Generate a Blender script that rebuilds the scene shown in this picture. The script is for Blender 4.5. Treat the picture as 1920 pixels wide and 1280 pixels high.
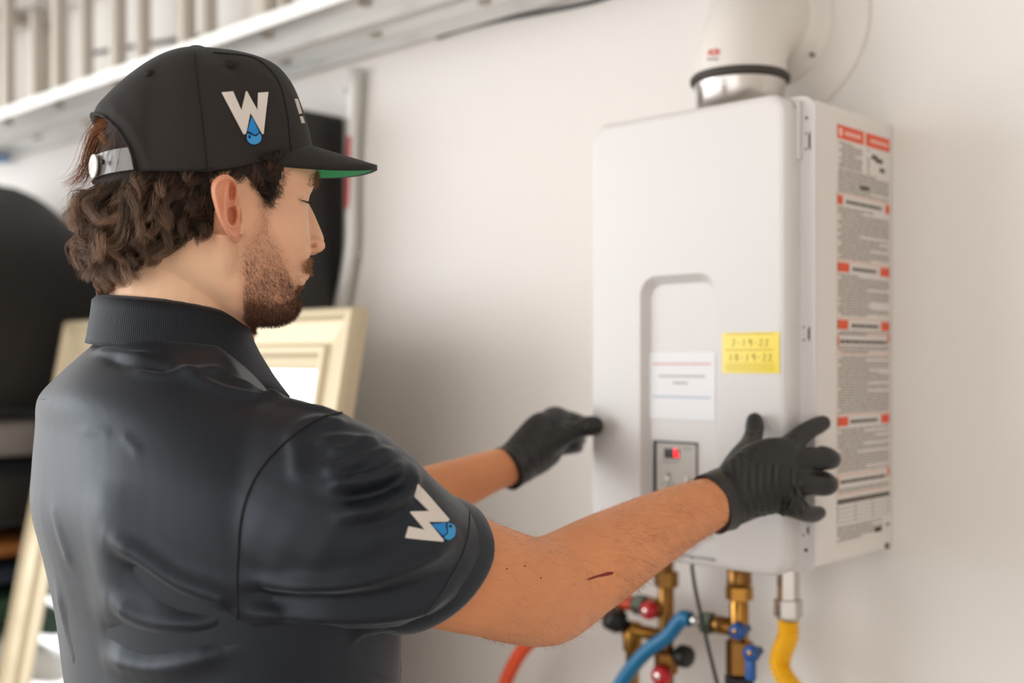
import bpy, bmesh, math, random
import numpy as np
from mathutils import Vector, Matrix
from mathutils.bvhtree import BVHTree
random.seed(7); rng = np.random.default_rng(7)
for o in list(bpy.data.objects): bpy.data.objects.remove(o)
C = bpy.context.scene.collection
SC = bpy.context.scene

# ------------------------------------------------------------------ camera, world, lights, exposure
FPX = 2175.0; HOR = 680.0; YAW = math.radians(43.6)
CAM = np.array([0.0, -1.472, 1.5])
cd = bpy.data.cameras.new('camera'); cam = bpy.data.objects.new('camera', cd); C.objects.link(cam)
cd.sensor_width = 36.0; cd.lens = FPX/1920*36.0; cd.shift_y = (HOR-640)/1920
cam.location = CAM; cam.rotation_euler = (math.pi/2, 0, YAW)
cd.dof.use_dof = True; cd.dof.focus_distance = 1.06; cd.dof.aperture_fstop = 2.8
cd.clip_start = 0.02
SC.camera = cam
w = bpy.data.worlds.new('daylight'); SC.world = w; w.use_nodes = True
bg = w.node_tree.nodes['Background']; bg.inputs[0].default_value = (1.0, 0.972, 0.945, 1); bg.inputs[1].default_value = 2.1
def area(name, loc, target, sx, sy, power, col):
    l = bpy.data.lights.new(name, 'AREA'); l.shape = 'RECTANGLE'; l.size = sx; l.size_y = sy; l.energy = power; l.color = col
    o = bpy.data.objects.new(name, l); C.objects.link(o); o.location = loc
    o.rotation_euler = (Vector(target)-Vector(loc)).to_track_quat('-Z', 'Y').to_euler(); return o
area('garage_door_daylight', (-4.6, -3.6, 1.9), (-1.0, -0.6, 1.4), 3.0, 2.0, 74, (0.88, 0.95, 1.0))
SC.view_settings.view_transform = 'Standard'; SC.view_settings.look = 'None'
SC.view_settings.gamma = 1; SC.view_settings.use_curve_mapping = False; SC.view_settings.exposure = 0.0

# ------------------------------------------------------------------ helpers
CY, SY = math.cos(YAW), math.sin(YAW)
def cw(R, F, U):                       # camera-frame metres -> world
    return np.array([CY*R - SY*F, SY*R + CY*F + CAM[1], CAM[2] + U])
def cwa(A):
    A = np.asarray(A, float); return np.stack([CY*A[:,0]-SY*A[:,1], SY*A[:,0]+CY*A[:,1]+CAM[1], CAM[2]+A[:,2]], 1)
def wc(V):                             # world -> camera frame (R,F,U)
    V = np.asarray(V, float); x = V[...,0]; y = V[...,1]-CAM[1]
    return np.stack([CY*x+SY*y, -SY*x+CY*y, V[...,2]-CAM[2]], -1)
def proj(V):
    c = wc(V); return np.stack([960+FPX*c[...,0]/c[...,1], HOR-FPX*c[...,2]/c[...,1]], -1)
def P(px, py, F): return cw((px-960)/FPX*F, F, (HOR-py)/FPX*F)
def ray(px, py):
    d = P(px, py, 1.0)-CAM; return d
def ony(px, py, y):
    d = ray(px, py); t = (y-CAM[1])/d[1]; return CAM+d*t
def onx(px, py, x):
    d = ray(px, py); t = (x-CAM[0])/d[0]; return CAM+d*t
def lin(c):
    return tuple(((v/255)/12.92 if v/255 <= 0.04045 else ((v/255+0.055)/1.055)**2.4) for v in c)
MATS = {}
def mat(name, col, rough=0.5, metal=0.0, bump=0.0, bscale=200.0, var=0.0, vscale=8.0, spec=0.5, sss=0.0, sheen=0.0, coat=0.0, emit=0.0, trans=0.0, attr=None, stint=None):
    if name in MATS: return MATS[name]
    m = bpy.data.materials.new(name); m.use_nodes = True; nt = m.node_tree; b = nt.nodes['Principled BSDF']
    c = (*lin(col), 1); b.inputs['Base Color'].default_value = c
    b.inputs['Roughness'].default_value = rough; b.inputs['Metallic'].default_value = metal
    b.inputs['Specular IOR Level'].default_value = spec
    if stint: b.inputs['Specular Tint'].default_value = (*stint, 1)
    if sheen: b.inputs['Sheen Weight'].default_value = sheen; b.inputs['Sheen Roughness'].default_value = 0.35; b.inputs['Sheen Tint'].default_value = (.85, .92, 1, 1)
    if coat: b.inputs['Coat Weight'].default_value = coat; b.inputs['Coat Roughness'].default_value = 0.15
    if emit: b.inputs['Emission Color'].default_value = c; b.inputs['Emission Strength'].default_value = emit
    if trans: b.inputs['Transmission Weight'].default_value = trans
    if sss:
        b.inputs['Subsurface Weight'].default_value = sss; b.inputs['Subsurface Radius'].default_value = (1, 0.35, 0.2); b.inputs['Subsurface Scale'].default_value = 0.006
    tc = nt.nodes.new('ShaderNodeTexCoord')
    if var:
        n = nt.nodes.new('ShaderNodeTexNoise'); n.inputs['Scale'].default_value = vscale; n.inputs['Detail'].default_value = 4
        nt.links.new(tc.outputs['Object'], n.inputs['Vector'])
        r = nt.nodes.new('ShaderNodeMapRange'); r.inputs[1].default_value = 0.3; r.inputs[2].default_value = 0.7
        r.inputs[3].default_value = 1-var; r.inputs[4].default_value = 1+var; nt.links.new(n.outputs['Fac'], r.inputs[0])
        mx = nt.nodes.new('ShaderNodeVectorMath'); mx.operation = 'SCALE'; mx.inputs[0].default_value = c[:3]
        nt.links.new(r.outputs[0], mx.inputs['Scale']); nt.links.new(mx.outputs[0], b.inputs['Base Color'])
    if attr:
        a = nt.nodes.new('ShaderNodeAttribute'); a.attribute_name = attr; nt.links.new(a.outputs['Color'], b.inputs['Base Color'])
    if bump:
        n2 = nt.nodes.new('ShaderNodeTexNoise'); n2.inputs['Scale'].default_value = bscale; n2.inputs['Detail'].default_value = 3
        nt.links.new(tc.outputs['Object'], n2.inputs['Vector'])
        bp = nt.nodes.new('ShaderNodeBump'); bp.inputs['Strength'].default_value = bump; bp.inputs['Distance'].default_value = 0.002
        nt.links.new(n2.outputs['Fac'], bp.inputs['Height']); nt.links.new(bp.outputs[0], b.inputs['Normal'])
    MATS[name] = m; return m
def tag(o, label=None, cat=None, group=None, kind=None):
    if label: o['label'] = label
    if cat: o['category'] = cat
    if group: o['group'] = group
    if kind: o['kind'] = kind
    return o
ORG = {}
def mkmesh(name, V, Fc, m, smooth=True):
    me = bpy.data.meshes.new(name)
    V = np.asarray(V, float)
    if isinstance(Fc, np.ndarray):
        nf, k = Fc.shape
        me.vertices.add(len(V)); me.vertices.foreach_set('co', V.astype(np.float32).ravel())
        me.loops.add(nf*k); me.loops.foreach_set('vertex_index', Fc.astype(np.int32).ravel())
        me.polygons.add(nf); me.polygons.foreach_set('loop_start', np.arange(0, nf*k, k, dtype=np.int32)); me.update(calc_edges=True)
    else:
        me.from_pydata([tuple(v) for v in V], [], [tuple(f) for f in Fc]); me.update()
    if smooth: me.polygons.foreach_set('use_smooth', np.ones(len(me.polygons), bool))
    if m: me.materials.append(m)
    return me
def obj(name, V, Fc, m, parent=None, smooth=False, fix=True):
    V = np.asarray(V, float)
    if parent is not None: og = ORG[parent.name]
    else: og = np.array([(V[:,0].min()+V[:,0].max())/2, (V[:,1].min()+V[:,1].max())/2, V[:,2].min()])
    me = mkmesh(name, V-og, Fc, m, smooth)
    if fix:
        bm = bmesh.new(); bm.from_mesh(me); bmesh.ops.recalc_face_normals(bm, faces=bm.faces); bm.to_mesh(me); bm.free()
    o = bpy.data.objects.new(name, me); C.objects.link(o)
    if parent is not None: o.parent = parent; ORG[o.name] = og
    else: o.location = og; ORG[o.name] = og
    return o
def empty(name, loc, label=None, cat=None, group=None):
    o = bpy.data.objects.new(name, None); C.objects.link(o); o.location = loc; o.empty_display_size = 0.05
    ORG[o.name] = np.array(loc, float); return tag(o, label, cat, group)
class MB:
    def __init__(s): s.V = []; s.F = []
    def add(s, V, F):
        k = len(s.V); s.V += [np.asarray(v, float) for v in V]; s.F += [tuple(i+k for i in f) for f in F]; return s
    def box(s, a, b, bev=0.0):
        a = np.array(a, float); b = np.array(b, float); lo = np.minimum(a, b); hi = np.maximum(a, b)
        bm = bmesh.new(); bmesh.ops.create_cube(bm, size=1)
        for v in bm.verts: v.co = Vector(lo+(hi-lo)*(np.array(v.co)+0.5))
        if bev: bmesh.ops.bevel(bm, geom=list(bm.edges), offset=bev, segments=2, affect='EDGES', profile=0.6)
        bm.verts.index_update(); s.add([v.co for v in bm.verts], [[v.index for v in f.verts] for f in bm.faces]); bm.free(); return s
    def sweep(s, pts, r, seg=12, up=(0, 0, 1), caps=True):
        V, F = sweep(pts, r, seg, up, caps); return s.add(V, F)
    def lathe(s, c, axis, prof, seg=24):   # prof: list of (r, h) along axis
        ax = Vector(axis).normalized(); t = Vector((0, 0, 1)) if abs(ax.z) < 0.9 else Vector((1, 0, 0))
        e1 = ax.cross(t).normalized(); e2 = ax.cross(e1); c = Vector(c); V = []; F = []; n = len(prof)
        for r, h in prof:
            for k in range(seg):
                a = 2*math.pi*k/seg; V.append(c+ax*h+(e1*math.cos(a)+e2*math.sin(a))*r)
        for i in range(n-1):
            for k in range(seg): F.append((i*seg+k, i*seg+(k+1) % seg, (i+1)*seg+(k+1) % seg, (i+1)*seg+k))
        if prof[0][0] > 1e-6: F.append(tuple(range(seg))[::-1])
        if prof[-1][0] > 1e-6: F.append(tuple((n-1)*seg+k for k in range(seg)))
        return s.add(V, F)
    def sphere(s, c, r, sc=(1, 1, 1), seg=16):
        bm = bmesh.new(); bmesh.ops.create_uvsphere(bm, u_segments=seg, v_segments=max(6, seg*2//3), radius=1)
        bm.verts.index_update(); c = np.array(c, float)
        s.add([c+np.array(v.co)*r*np.array(sc) for v in bm.verts], [[v.index for v in f.verts] for f in bm.faces]); bm.free(); return s
    def o(s, name, m, parent=None, smooth=False): return obj(name, np.array(s.V), s.F, m, parent, smooth)
def sweep(pts, r, seg=12, up=(0, 0, 1), caps=True):
    pts = np.array([np.asarray(p, float) for p in pts]); n = len(pts)
    r = np.array([(q, q) if np.isscalar(q) else q for q in (r if hasattr(r, '__len__') else [r]*n)], float)
    T = np.gradient(pts, axis=0); T /= np.linalg.norm(T, axis=1)[:, None]+1e-12
    u = np.array(up, float); u = u-T[0]*u.dot(T[0])
    if np.linalg.norm(u) < 1e-3: u = np.array([1., 0, 0])-T[0]*T[0][0]
    V = []; F = []
    for i in range(n):
        u = u-T[i]*u.dot(T[i]); u /= np.linalg.norm(u); v = np.cross(T[i], u)
        for k in range(seg):
            a = 2*math.pi*k/seg; V.append(pts[i]+u*math.cos(a)*r[i, 0]+v*math.sin(a)*r[i, 1])
    for i in range(n-1):
        for k in range(seg): F.append((i*seg+k, i*seg+(k+1) % seg, (i+1)*seg+(k+1) % seg, (i+1)*seg+k))
    if caps: F.append(tuple(range(seg))[::-1]); F.append(tuple((n-1)*seg+k for k in range(seg)))
    return V, F
def spline(pts, n=40, rad=None):       # Catmull-Rom through points (rows may carry radii)
    A = np.array([list(p) for p in pts], float); m = len(A)
    Q = np.vstack([2*A[0]-A[1], A, 2*A[-1]-A[-2]]); out = []
    for t in np.linspace(0, m-1-1e-9, n):
        i = int(t); s = t-i; p0, p1, p2, p3 = Q[i:i+4]
        out.append(0.5*((2*p1)+(-p0+p2)*s+(2*p0-5*p1+4*p2-p3)*s*s+(-p0+3*p1-3*p2+p3)*s**3))
    return np.array(out)
def rsweep(mb, rows, n=30, seg=18, up=(0, 0, 1), round_end=False):   # rows: (x,y,z,ra[,rb])
    A = spline(rows, n); R = A[:, 3:5] if A.shape[1] > 4 else np.stack([A[:, 3]]*2, 1)
    pts = A[:, :3]; R = np.maximum(R, 1e-3)
    if round_end:
        d = pts[-1]-pts[-2]; d /= np.linalg.norm(d); rr = R[-1].mean(); ep = []; er = []
        for a in (30, 55, 75, 87): ep.append(pts[-1]+d*rr*math.sin(math.radians(a))); er.append(R[-1]*math.cos(math.radians(a)))
        pts = np.vstack([pts, ep]); R = np.vstack([R, er])
    mb.sweep(pts, R, seg, up); return mb
# ------------------------------------------------------------------ the setting
M_wall = mat('painted_wall', (236, 231, 226), 0.6, bump=0.05, bscale=350, var=0.012, vscale=2.0, spec=0.3)
M_ceil = mat('painted_ceiling', (228, 224, 218), 0.8)
M_floor = mat('concrete_floor', (176, 170, 162), 0.6, bump=0.1, bscale=90, var=0.06, vscale=3)
X0, X1, YF = -5.4, 1.75, -5.2
def plate(name, a, b, m): return tag(MB().box(a, b).o(name, m), kind='structure')
plate('floor', (X0, YF, -0.1), (X1, 0.0, 0.0), M_floor)
plate('ceiling', (X0, YF, 2.9), (X1, 0.0, 3.0), M_ceil)
plate('wall_back', (X0, 0.0, -0.1), (X1, 0.12, 3.0), M_wall)
plate('wall_right', (X1, YF, -0.1), (X1+0.12, 0.12, 3.0), M_wall)

# ------------------------------------------------------------------ water heater
M_white = mat('white_enamel', (223, 219, 217), 0.3, bump=0.02, bscale=600, spec=0.5)
M_case = mat('white_sheet_steel', (230, 224, 218), 0.45, bump=0.03, bscale=500)
M_black = mat('black_plastic', (20, 18, 17), 0.45)
M_slot = mat('dark_slot', (40, 36, 33), 0.7)
M_steel = mat('brushed_steel', (205, 200, 195), 0.25, 1.0)
M_rubber = mat('grey_rubber_gasket', (62, 56, 50), 0.6)
XL, XR, ZB, ZT = -1.036, -0.700, 1.241, 1.826
CX0, CX1, YC, YFL = -1.024, -0.720, -0.240, -0.209
heater = empty('water_heater', (-0.868, 0, ZB), 'white tankless water heater hung on the wall with warning sheet on its side', 'water heater')
mb = MB().box((XL, YFL+0.004, ZB+0.012), (XR, 0.0, ZT-0.008), 0.004); mb.o('casing', M_case, heater)
def rrect(x0, x1, z0, z1, r, n=6):
    pts = []
    for cx, cz, a0 in ((x1-r, z1-r, 0), (x0+r, z1-r, 90), (x0+r, z0+r, 180), (x1-r, z0+r, 270)):
        for k in range(n+1):
            a = math.radians(a0+90*k/n); pts.append((cx+r*math.cos(a), cz+r*math.sin(a)))
    return pts
def loops(mb, rings, close_first=False, close_last=False):
    n = len(rings[0]); V = [v for rg in rings for v in rg]; F = []
    for i in range(len(rings)-1):
        for k in range(n): F.append((i*n+k, i*n+(k+1) % n, (i+1)*n+(k+1) % n, (i+1)*n+k))
    if close_first: F.append(tuple(range(n)))
    if close_last: F.append(tuple((len(rings)-1)*n+k for k in range(n)))
    mb.add(V, F)
# the flange: rounded sheet between cover and casing
fl = MB(); o_ = rrect(XL-0.001, XR+0.001, ZB+0.004, ZT-0.002, 0.02)
loops(fl, [[(x, YFL, z) for x, z in o_], [(x, YFL+0.006, z) for x, z in o_]], True, True); fl.o('flange', M_white, heater)
# front cover: raised tray with an arched recess running to its lower edge
AX0, AX1, AZ = -0.9386, -0.819, 1.614
def arch(x0, x1, zt, r, zb, n=6):      # open path from bottom-left up over to bottom-right
    p = [(x0, zb)]
    for k in range(n+1): a = math.radians(180-90*k/n); p.append((x0+r+r*math.cos(a), zt-r+r*math.sin(a)))
    for k in range(n+1): a = math.radians(90-90*k/n); p.append((x1-r+r*math.cos(a), zt-r+r*math.sin(a)))
    p.append((x1, zb)); return p
cv = MB()
zb = ZB+0.006
def outl(i, r):                        # outer outline; bottom edge split at the recess
    base = rrect(CX0+i, CX1-i, ZB+i, ZT-i, max(r-i, 0.004)); out = []
    for k, p in enumerate(base):
        out.append(p)
    return out
rings = []
for i, y in ((0.0, YFL), (0.0, YC+0.009), (0.0012, YC+0.0045), (0.004, YC+0.0012), (0.009, YC)):
    rings.append([(x, y, z) for x, z in outl(i, 0.026)])
loops(cv, rings)
top = rings[-1]; n = len(top)
# split the bottom edge at the recess: bottom edge runs between index n-7-1.. ; find the pair
kb = [k for k in range(n) if abs(top[k][2]-top[(k+1) % n][2]) < 1e-6 and top[k][2] < ZB+0.03 and abs(top[k][0]-top[(k+1) % n][0]) > 0.1][0]
ar = arch(AX0, AX1, AZ, 0.026, top[0][2] if False else ZB+0.009)
order = [top[(kb+1+j) % n] for j in range(n)]          # starts at bottom-right, ends at bottom-left
poly = order + [(x, YC, z) for x, z in ar]
cv.add(poly, [tuple(range(len(poly)))])
ai = arch(AX0+0.009, AX1-0.009, AZ-0.011, 0.020, ZB+0.009); D = 0.012
V = [(x, YC, z) for x, z in ar]+[(x, YC+D, z) for x, z in ai]; m_ = len(ar)
cv.add(V, [(k, k+1, m_+k+1, m_+k) for k in range(m_-1)])
cover = cv.o('front_cover', M_white, heater)
fl2 = MB(); V = [(x, YC+D, z) for x, z in ai]+[(x, YC+D+0.004, z) for x, z in ai]
loops(fl2, [V[:m_], V[m_:]], True, True); fl2.o('recess_panel', M_white, heater)
# vertical rib beside the cover on the flange, slots and screws
rb = MB(); a = ony(1499, 190, YFL-0.001); b = ony(1499, 300, YFL-0.001)
rb.box((CX1-0.001, YFL-0.008, b[2]), (CX1+0.004, YFL, a[2]), 0.002); rb.o('hinge_rib', M_white, heater)
for (px, r0, r1) in ((1515, 246, 282), (1514, 611, 640), (1512, 985, 1003)):
    s = MB(); a = ony(px+2.5, r0, YFL-0.0006); b = ony(px+2.5, r1, YFL-0.0006)
    V = [(a[0]-0.0012, a[1], a[2]-0.004), (a[0]+0.0012, a[1], a[2]), (b[0]+0.0012, b[1], b[2]), (b[0]-0.0012, b[1], b[2]+0.004)]
    loops(s, [V, [(x, y+0.0012, z) for x, y, z in V]], True, True); s.o('slot', M_slot, heater)
for (px, py, r) in ((1511, 250, .0012), (1512, 221, .0018), (1511, 279, .0013), (1507, 613, .0012), (1507, 637, .0013), (1511, 1031, .0024), (1506, 1003, .0012)):
    c = ony(px, py, YFL-0.0006); MB().lathe(c, (0, 1, 0), [(r, 0), (r, 0.0012)], 10).o('screw_hole', M_slot, heater)
c = onx(1663, 1023, XR+0.001); MB().lathe(c, (-1, 0, 0), [(0.004, -0.002), (0.004, 0.002)], 12).o('corner_screw', mat('grey_screw', (120, 110, 100), 0.4, 0.6), heater)
# control panel in the recess
YP = YC+D
def quad_y(name, px0, py0, px1, py1, y, m, parent, t=0.0012, bev=0.0):
    a = ony(px0, py0, y); b = ony(px1, py0, y); c = ony(px0, py1, y)
    return MB().box((a[0], y-t, c[2]), (b[0], y, a[2]), bev).o(name, m, parent)
M_pan = mat('grey_control_face', (196, 190, 184), 0.4); M_btn = mat('pale_button', (226, 223, 218), 0.3)
fr = MB()
pa = ony(1227, 825, YP); pb = ony(1308, 825, YP); pc = ony(1227, 931, YP)
fr.box((pa[0], YP-0.0035, pc[2]), (pa[0]+0.0035, YP, pa[2])); fr.box((pa[0], YP-0.0035, pa[2]-0.002), (pb[0], YP, pa[2]))
fr.box((pb[0]-0.001, YP-0.002, pc[2]), (pb[0], YP, pa[2])); fr.box((pa[0], YP-0.002, pc[2]), (pb[0], YP, pc[2]+0.0015))
fr.o('panel_frame', M_black, heater)
MB().box((pa[0]+0.0035, YP-0.0012, pc[2]+0.001), (pb[0]-0.001, YP, pa[2]-0.002)).o('control_panel', M_pan, heater)
scr = quad_y('display', 1246, 840, 1274, 858, YP-0.0012, mat('dark_lcd', (48, 48, 50), 0.2), heater, 0.0008)
# one red seven-segment digit
M_red = mat('red_led', (255, 40, 60), 0.4, emit=2.2)
a = ony(1264, 841.5, YP-0.0021); b = ony(1271.5, 856.5, YP-0.0021); dg = MB(); wd = b[0]-a[0]; hh = a[2]-b[2]; s_ = 0.0009
def seg(x0, z0, x1, z1): dg.box((x0, YP-0.0024, z0), (x1, YP-0.0020, z1))
seg(a[0], a[2]-s_, b[0], a[2]); seg(a[0], b[2], b[0], b[2]+s_); seg(a[0], (a[2]+b[2])/2-s_/2, b[0], (a[2]+b[2])/2+s_/2)
seg(a[0], b[2], a[0]+s_, a[2]); seg(b[0]-s_, b[2], b[0], (a[2]+b[2])/2+s_/2)
dg.o('red_digit', M_red, heater)
for (px, py) in ((1253, 897), (1289, 899), (1252, 922)):
    c = ony(px, py, YP-0.0012); MB().lathe(c, (0, -1, 0), [(0.0042, 0), (0.0042, 0.0015), (0.003, 0.0028), (0, 0.003)], 14).o('button', M_btn, heater, True)
M_ink = mat('grey_ink', (128, 120, 113), 0.7); M_dink = mat('dark_ink', (70, 62, 56), 0.7)
ar_ = MB()
for (px, py, up) in ((1253.5, 888, 1), (1253.5, 914, -1)):
    c = ony(px, py, YP-0.0017); d = 0.0022*up
    V = [(c[0]-0.0025, c[1], c[2]-d), (c[0]+0.0025, c[1], c[2]-d), (c[0], c[1], c[2]+d)]
    loops(ar_, [V, [(x, y+0.0006, z) for x, y, z in V]], True, True)
tag(ar_.o('button_arrow', M_dink, heater), kind='stuff')
tx = MB()
def dashes(tb, x0, x1, z, h, y, rr, gap=0.0008):
    x = x0
    while x < x1-0.0015:
        L = min(rr.uniform(0.002, 0.007), x1-x); tb.box((x, y-0.0002, z-h/2), (x+L, y+0.0002, z+h/2)); x += L+gap
for (p0, p1, py) in ((1241, 1274, 864.5), (1240, 1268, 905), (1282, 1296, 841)):
    a = ony(p0, py, YP-0.0013); b = ony(p1, py, YP-0.0013); dashes(tx, a[0], b[0], a[2], 0.0011, YP-0.0013, random)
tag(tx.o('panel_lettering', M_ink, heater), kind='stuff')
# white paper note across the recess floor
a = ony(1206, 661, YP-0.001); b = ony(1329, 661, YP-0.001); c = ony(1206, 783, YP-0.001)
note = MB().box((AX0+0.006, YP-0.0012, c[2]), (AX1-0.009, YP-0.0004, a[2])).o('paper_note', mat('white_paper', (238, 238, 240), 0.35), heater)
for nm, py, f0, f1, col in (('red_line', 682, .06, .94, (233, 178, 172)), ('grey_line', 705, .16, .86, (188, 181, 178)), ('grey_line', 717.5, .38, .60, (182, 175, 172)), ('blue_line', 744, .06, .94, (190, 205, 220))):
    t = MB(); z = ony(1266, py, YP)[2]; x0 = AX0+0.006; x1 = AX1-0.009
    dashes(t, x0+(x1-x0)*f0, x0+(x1-x0)*f1, z, 0.0024, YP-0.0013, random, 0.0006)
    tag(t.o(nm, mat(nm+str(py), col, 0.6), note), kind='stuff')
# yellow service label with two dates written by hand
a = ony(1355, 624, YC); b = ony(1462, 624, YC); c = ony(1355, 699, YC)
yl = MB().box((a[0], YC-0.0009, c[2]), (b[0], YC-0.0002, a[2])).o('service_label', mat('yellow_label', (246, 219, 30), 0.22, coat=0.5), heater)
W_ = b[0]-a[0]; H_ = a[2]-c[2]
def strokes(tb, lines, ox, oz, sx, sz, y, r):
    for ln in lines: tb.sweep([(ox+p[0]*sx, y, oz+p[1]*sz) for p in ln], r, 5)
G = {'7': [[(0, 1), (.6, 1), (.2, 0)]], '1': [[(.3, 1), (.2, 0)]], '9': [[(.6, .7), (.35, .5), (.1, .7), (.3, 1), (.6, .9), (.6, .5), (.6, 0)]],
     '2': [[(.05, .8), (.3, 1), (.55, .75), (0, 0), (.65, .03)]], '0': [[(.3, 1), (.05, .6), (.1, .15), (.35, 0), (.6, .4), (.5, .85), (.3, 1)]], '-': [[(.15, .5), (.45, .5)]]}
hw = MB(); step = W_*0.098; 
for s0, row, off in (('7-19-22', 0.66, 0.17), ('10-19-22', 0.30, 0.13)):
    for k, ch in enumerate(s0): strokes(hw, G[ch], a[0]+W_*off+k*step, c[2]+H_*row, step*0.95, H_*0.17, YC-0.0010, 0.0005)
tag(hw.o('handwritten_date', mat('brown_marker', (128, 100, 20), 0.5), yl), kind='stuff')
pl = MB()
for f in (0.96, 0.57): dashes(pl, a[0]+W_*.06, a[0]+W_*.9, c[2]+H_*f, 0.0012, YC-0.0010, random)
for f in (0.22, 0.15, 0.08): dashes(pl, a[0]+W_*.06, a[0]+W_*.93, c[2]+H_*f, 0.0008, YC-0.0010, random, 0.0004)
tag(pl.o('printed_line', mat('olive_ink', (196, 166, 20), 0.5), yl), kind='stuff')
# warning sheet on the side of the casing
lt = onx(1569, 232, XR); lb = onx(1567, 1022, XR); rt = onx(1667, 262, XR)
Y0, Y1, ZT_, ZB_ = lt[1], rt[1], lt[2], lb[2]; LH = ZT_-ZB_; LW = Y1-Y0
sheet = MB().box((XR, Y0-0.001, ZB_-0.003), (XR+0.0006, Y1+0.001, ZT_+0.002)).o('warning_sheet', mat('sheet_paper', (226, 220, 214), 0.5), heater)
M_org = mat('orange_red_ink', (232, 88, 52), 0.5); M_pink = mat('pink_rule', (232, 178, 160), 0.6)
def srect(tb, u0, u1, v0, v1, e=0.0008): tb.box((XR+0.0004, Y0+LW*u0, ZT_-LH*v1), (XR+e, Y0+LW*u1, ZT_-LH*v0))
def srd(u0, u1, v0, v1): t = MB(); srect(t, u0, u1, v0, v1); t.o('red_heading', M_org, sheet)
srd(0, .49, 0, .033); srd(.53, 1, 0, .033)
for v, wL in ((.168, .10), (.328, .22), (.465, .2), (.697, .2)): srd(0.0, wL, v, v+.022); srd(1-wL*.85, 1.0, v, v+.022)
for v in (.505, .842): srd(0, .03, v, v+.022); srd(.96, 1, v-.01, v+.012)
pk = MB()
for v in (.163, .322, .46, .498, .545, .692, .836, .882): srect(pk, 0, 1, v, v+.0025)
srect(pk, 0, .008, .16, .885); srect(pk, .992, 1, .16, .885); tag(pk.o('pink_rule', M_pink, sheet), kind='stuff')
wt = MB()
srect(wt, .03, .09, .008, .026, .0010); 
for u in np.arange(.14, .44, .05): srect(wt, u, u+.035, .012, .022, .0010)
for u in np.arange(.62, .92, .06): srect(wt, u, u+.04, .012, .022, .0010)
tag(wt.o('heading_lettering', mat('pale_ink', (246, 200, 185), 0.5), sheet), kind='stuff')
ink = MB(); rr = random.Random(3)
def para(v0, v1, u0=.02, u1=.98, lh=.0063):
    v = v0; k = 0
    while v < v1:
        e = u1 if rr.random() > .25 else u0+(u1-u0)*rr.uniform(.35, .8); u = u0+(rr.choice([0, 0, 0, .05]))
        while u < e:
            L = rr.uniform(.03, .14); L = min(L, e-u)
            if L > .01: srect(ink, u, u+L, v, v+lh*.62)
            u += L+.014
        v += lh
para(.04, .1, .03, .46); para(.04, .098, .56, .60); para(.105, .16); para(.195, .315); para(.355, .452); para(.49, .497); para(.527, .542); para(.552, .685); para(.725, .83); para(.868, .88); para(.958, .99, .0, .85)
tag(ink.o('small_print', mat('print_ink', (158, 147, 138), 0.7), sheet), kind='stuff')
dk = MB()
for v, u0, u1 in ((.176, .16, .84), (.336, .28, .74), (.473, .26, .78), (.512, .05, .95), (.705, .24, .76), (.848, .06, .92), (.134, .42, .60)):
    u = u0
    while u < u1: L = rr.uniform(.04, .09); srect(dk, u, min(u+L, u1), v, v+.009); u += L+.012
srect(dk, 0, 1, .893, .905); srect(dk, .70, .84, .978, .99); srect(dk, .93, 1, .974, .98)
for v in (.915, .926, .937, .948): srect(dk, 0, 1, v, v+.0012)
for u in (.0, .33, .66, .993): srect(dk, u, u+.006, .905, .95)
srect(dk, .64, .76, .05, .062); srect(dk, .72, .86, .056, .068); srect(dk, .80, .9, .078, .09)
tag(dk.o('bold_print', mat('bold_ink', (104, 94, 86), 0.7), sheet), kind='stuff')
# flue: steel collar on the heater, white elbow into the wall
VX, VY, VR = -0.866, -0.112, 0.0605
flue = empty('flue_elbow', (VX, VY, ZT-0.008), 'white vent elbow with steel collar rising from the heater into the wall', 'flue pipe')
MB().lathe((VX, VY, ZT-0.0079), (0, 0, 1), [(VR-0.001, 0), (VR-0.001, .050), (VR+.0015, .056), (VR+.0015, .064), (VR-.001, .07), (VR-.001, .098)], 48).o('steel_collar', M_steel, flue, True)
zg = P(1385, 127, 1.52)[2]
MB().lathe((VX, VY, zg-.006), (0, 0, 1), [(VR+.001, -.002), (VR+.0065, .0), (VR+.007, .006), (VR+.004, .010), (VR+.001, .0105)], 48).o('gasket', M_rubber, flue, True)
M_vent = mat('white_flue_paint', (232, 226, 219), 0.4)
zc = 1.98; pts = []; ra = []
for z in np.linspace(zg+.004, zc-.08, 5): pts.append((VX, VY, z))
for k in range(1, 13): a = math.pi/2*k/12; pts.append((VX, VY+.082*(1-math.cos(a)), zc-.08+.08*math.sin(a)))
pts.append((VX, -0.004, zc)); pp = MB(); rad = [VR+.004, VR+.002]+[VR+.0015]*(len(pts)-2)
pp.sweep(pts, rad, 40, (1, 0, 0)); pp.o('elbow_pipe', M_vent, flue, True)
MB().lathe((VX, 0, zc), (0, -1, 0), [(.086, .0), (.086, .010), (.081, .016), (.074, .019), (.070, .030), (.062, .034)], 56).o('wall_collar', M_vent, flue, True)
MB().lathe((VX, 0, zc), (0, -1, 0), [(.136, 0), (.136, .003), (.130, .007), (.085, .008)], 64).o('wall_plate', M_vent, flue, True)
c = ony(1524, 103, -0.018); MB().lathe(c, (0, -1, 0), [(.003, -.004), (.003, .004), (.0, .005)], 10).o('screw', mat('grey_screw', (120, 110, 100), .4, .6), flue)
st = MB(); st2 = MB()
def cyl_pt(px, py, e=0.0006):
    d = ray(px, py); ox, oy = CAM[0]-VX, CAM[1]-VY; r = VR+.002+e
    A = d[0]**2+d[1]**2; B = 2*(ox*d[0]+oy*d[1]); Cc = ox*ox+oy*oy-r*r; t = (-B-math.sqrt(max(B*B-4*A*Cc, 0)))/(2*A); return CAM+d*t
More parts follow.
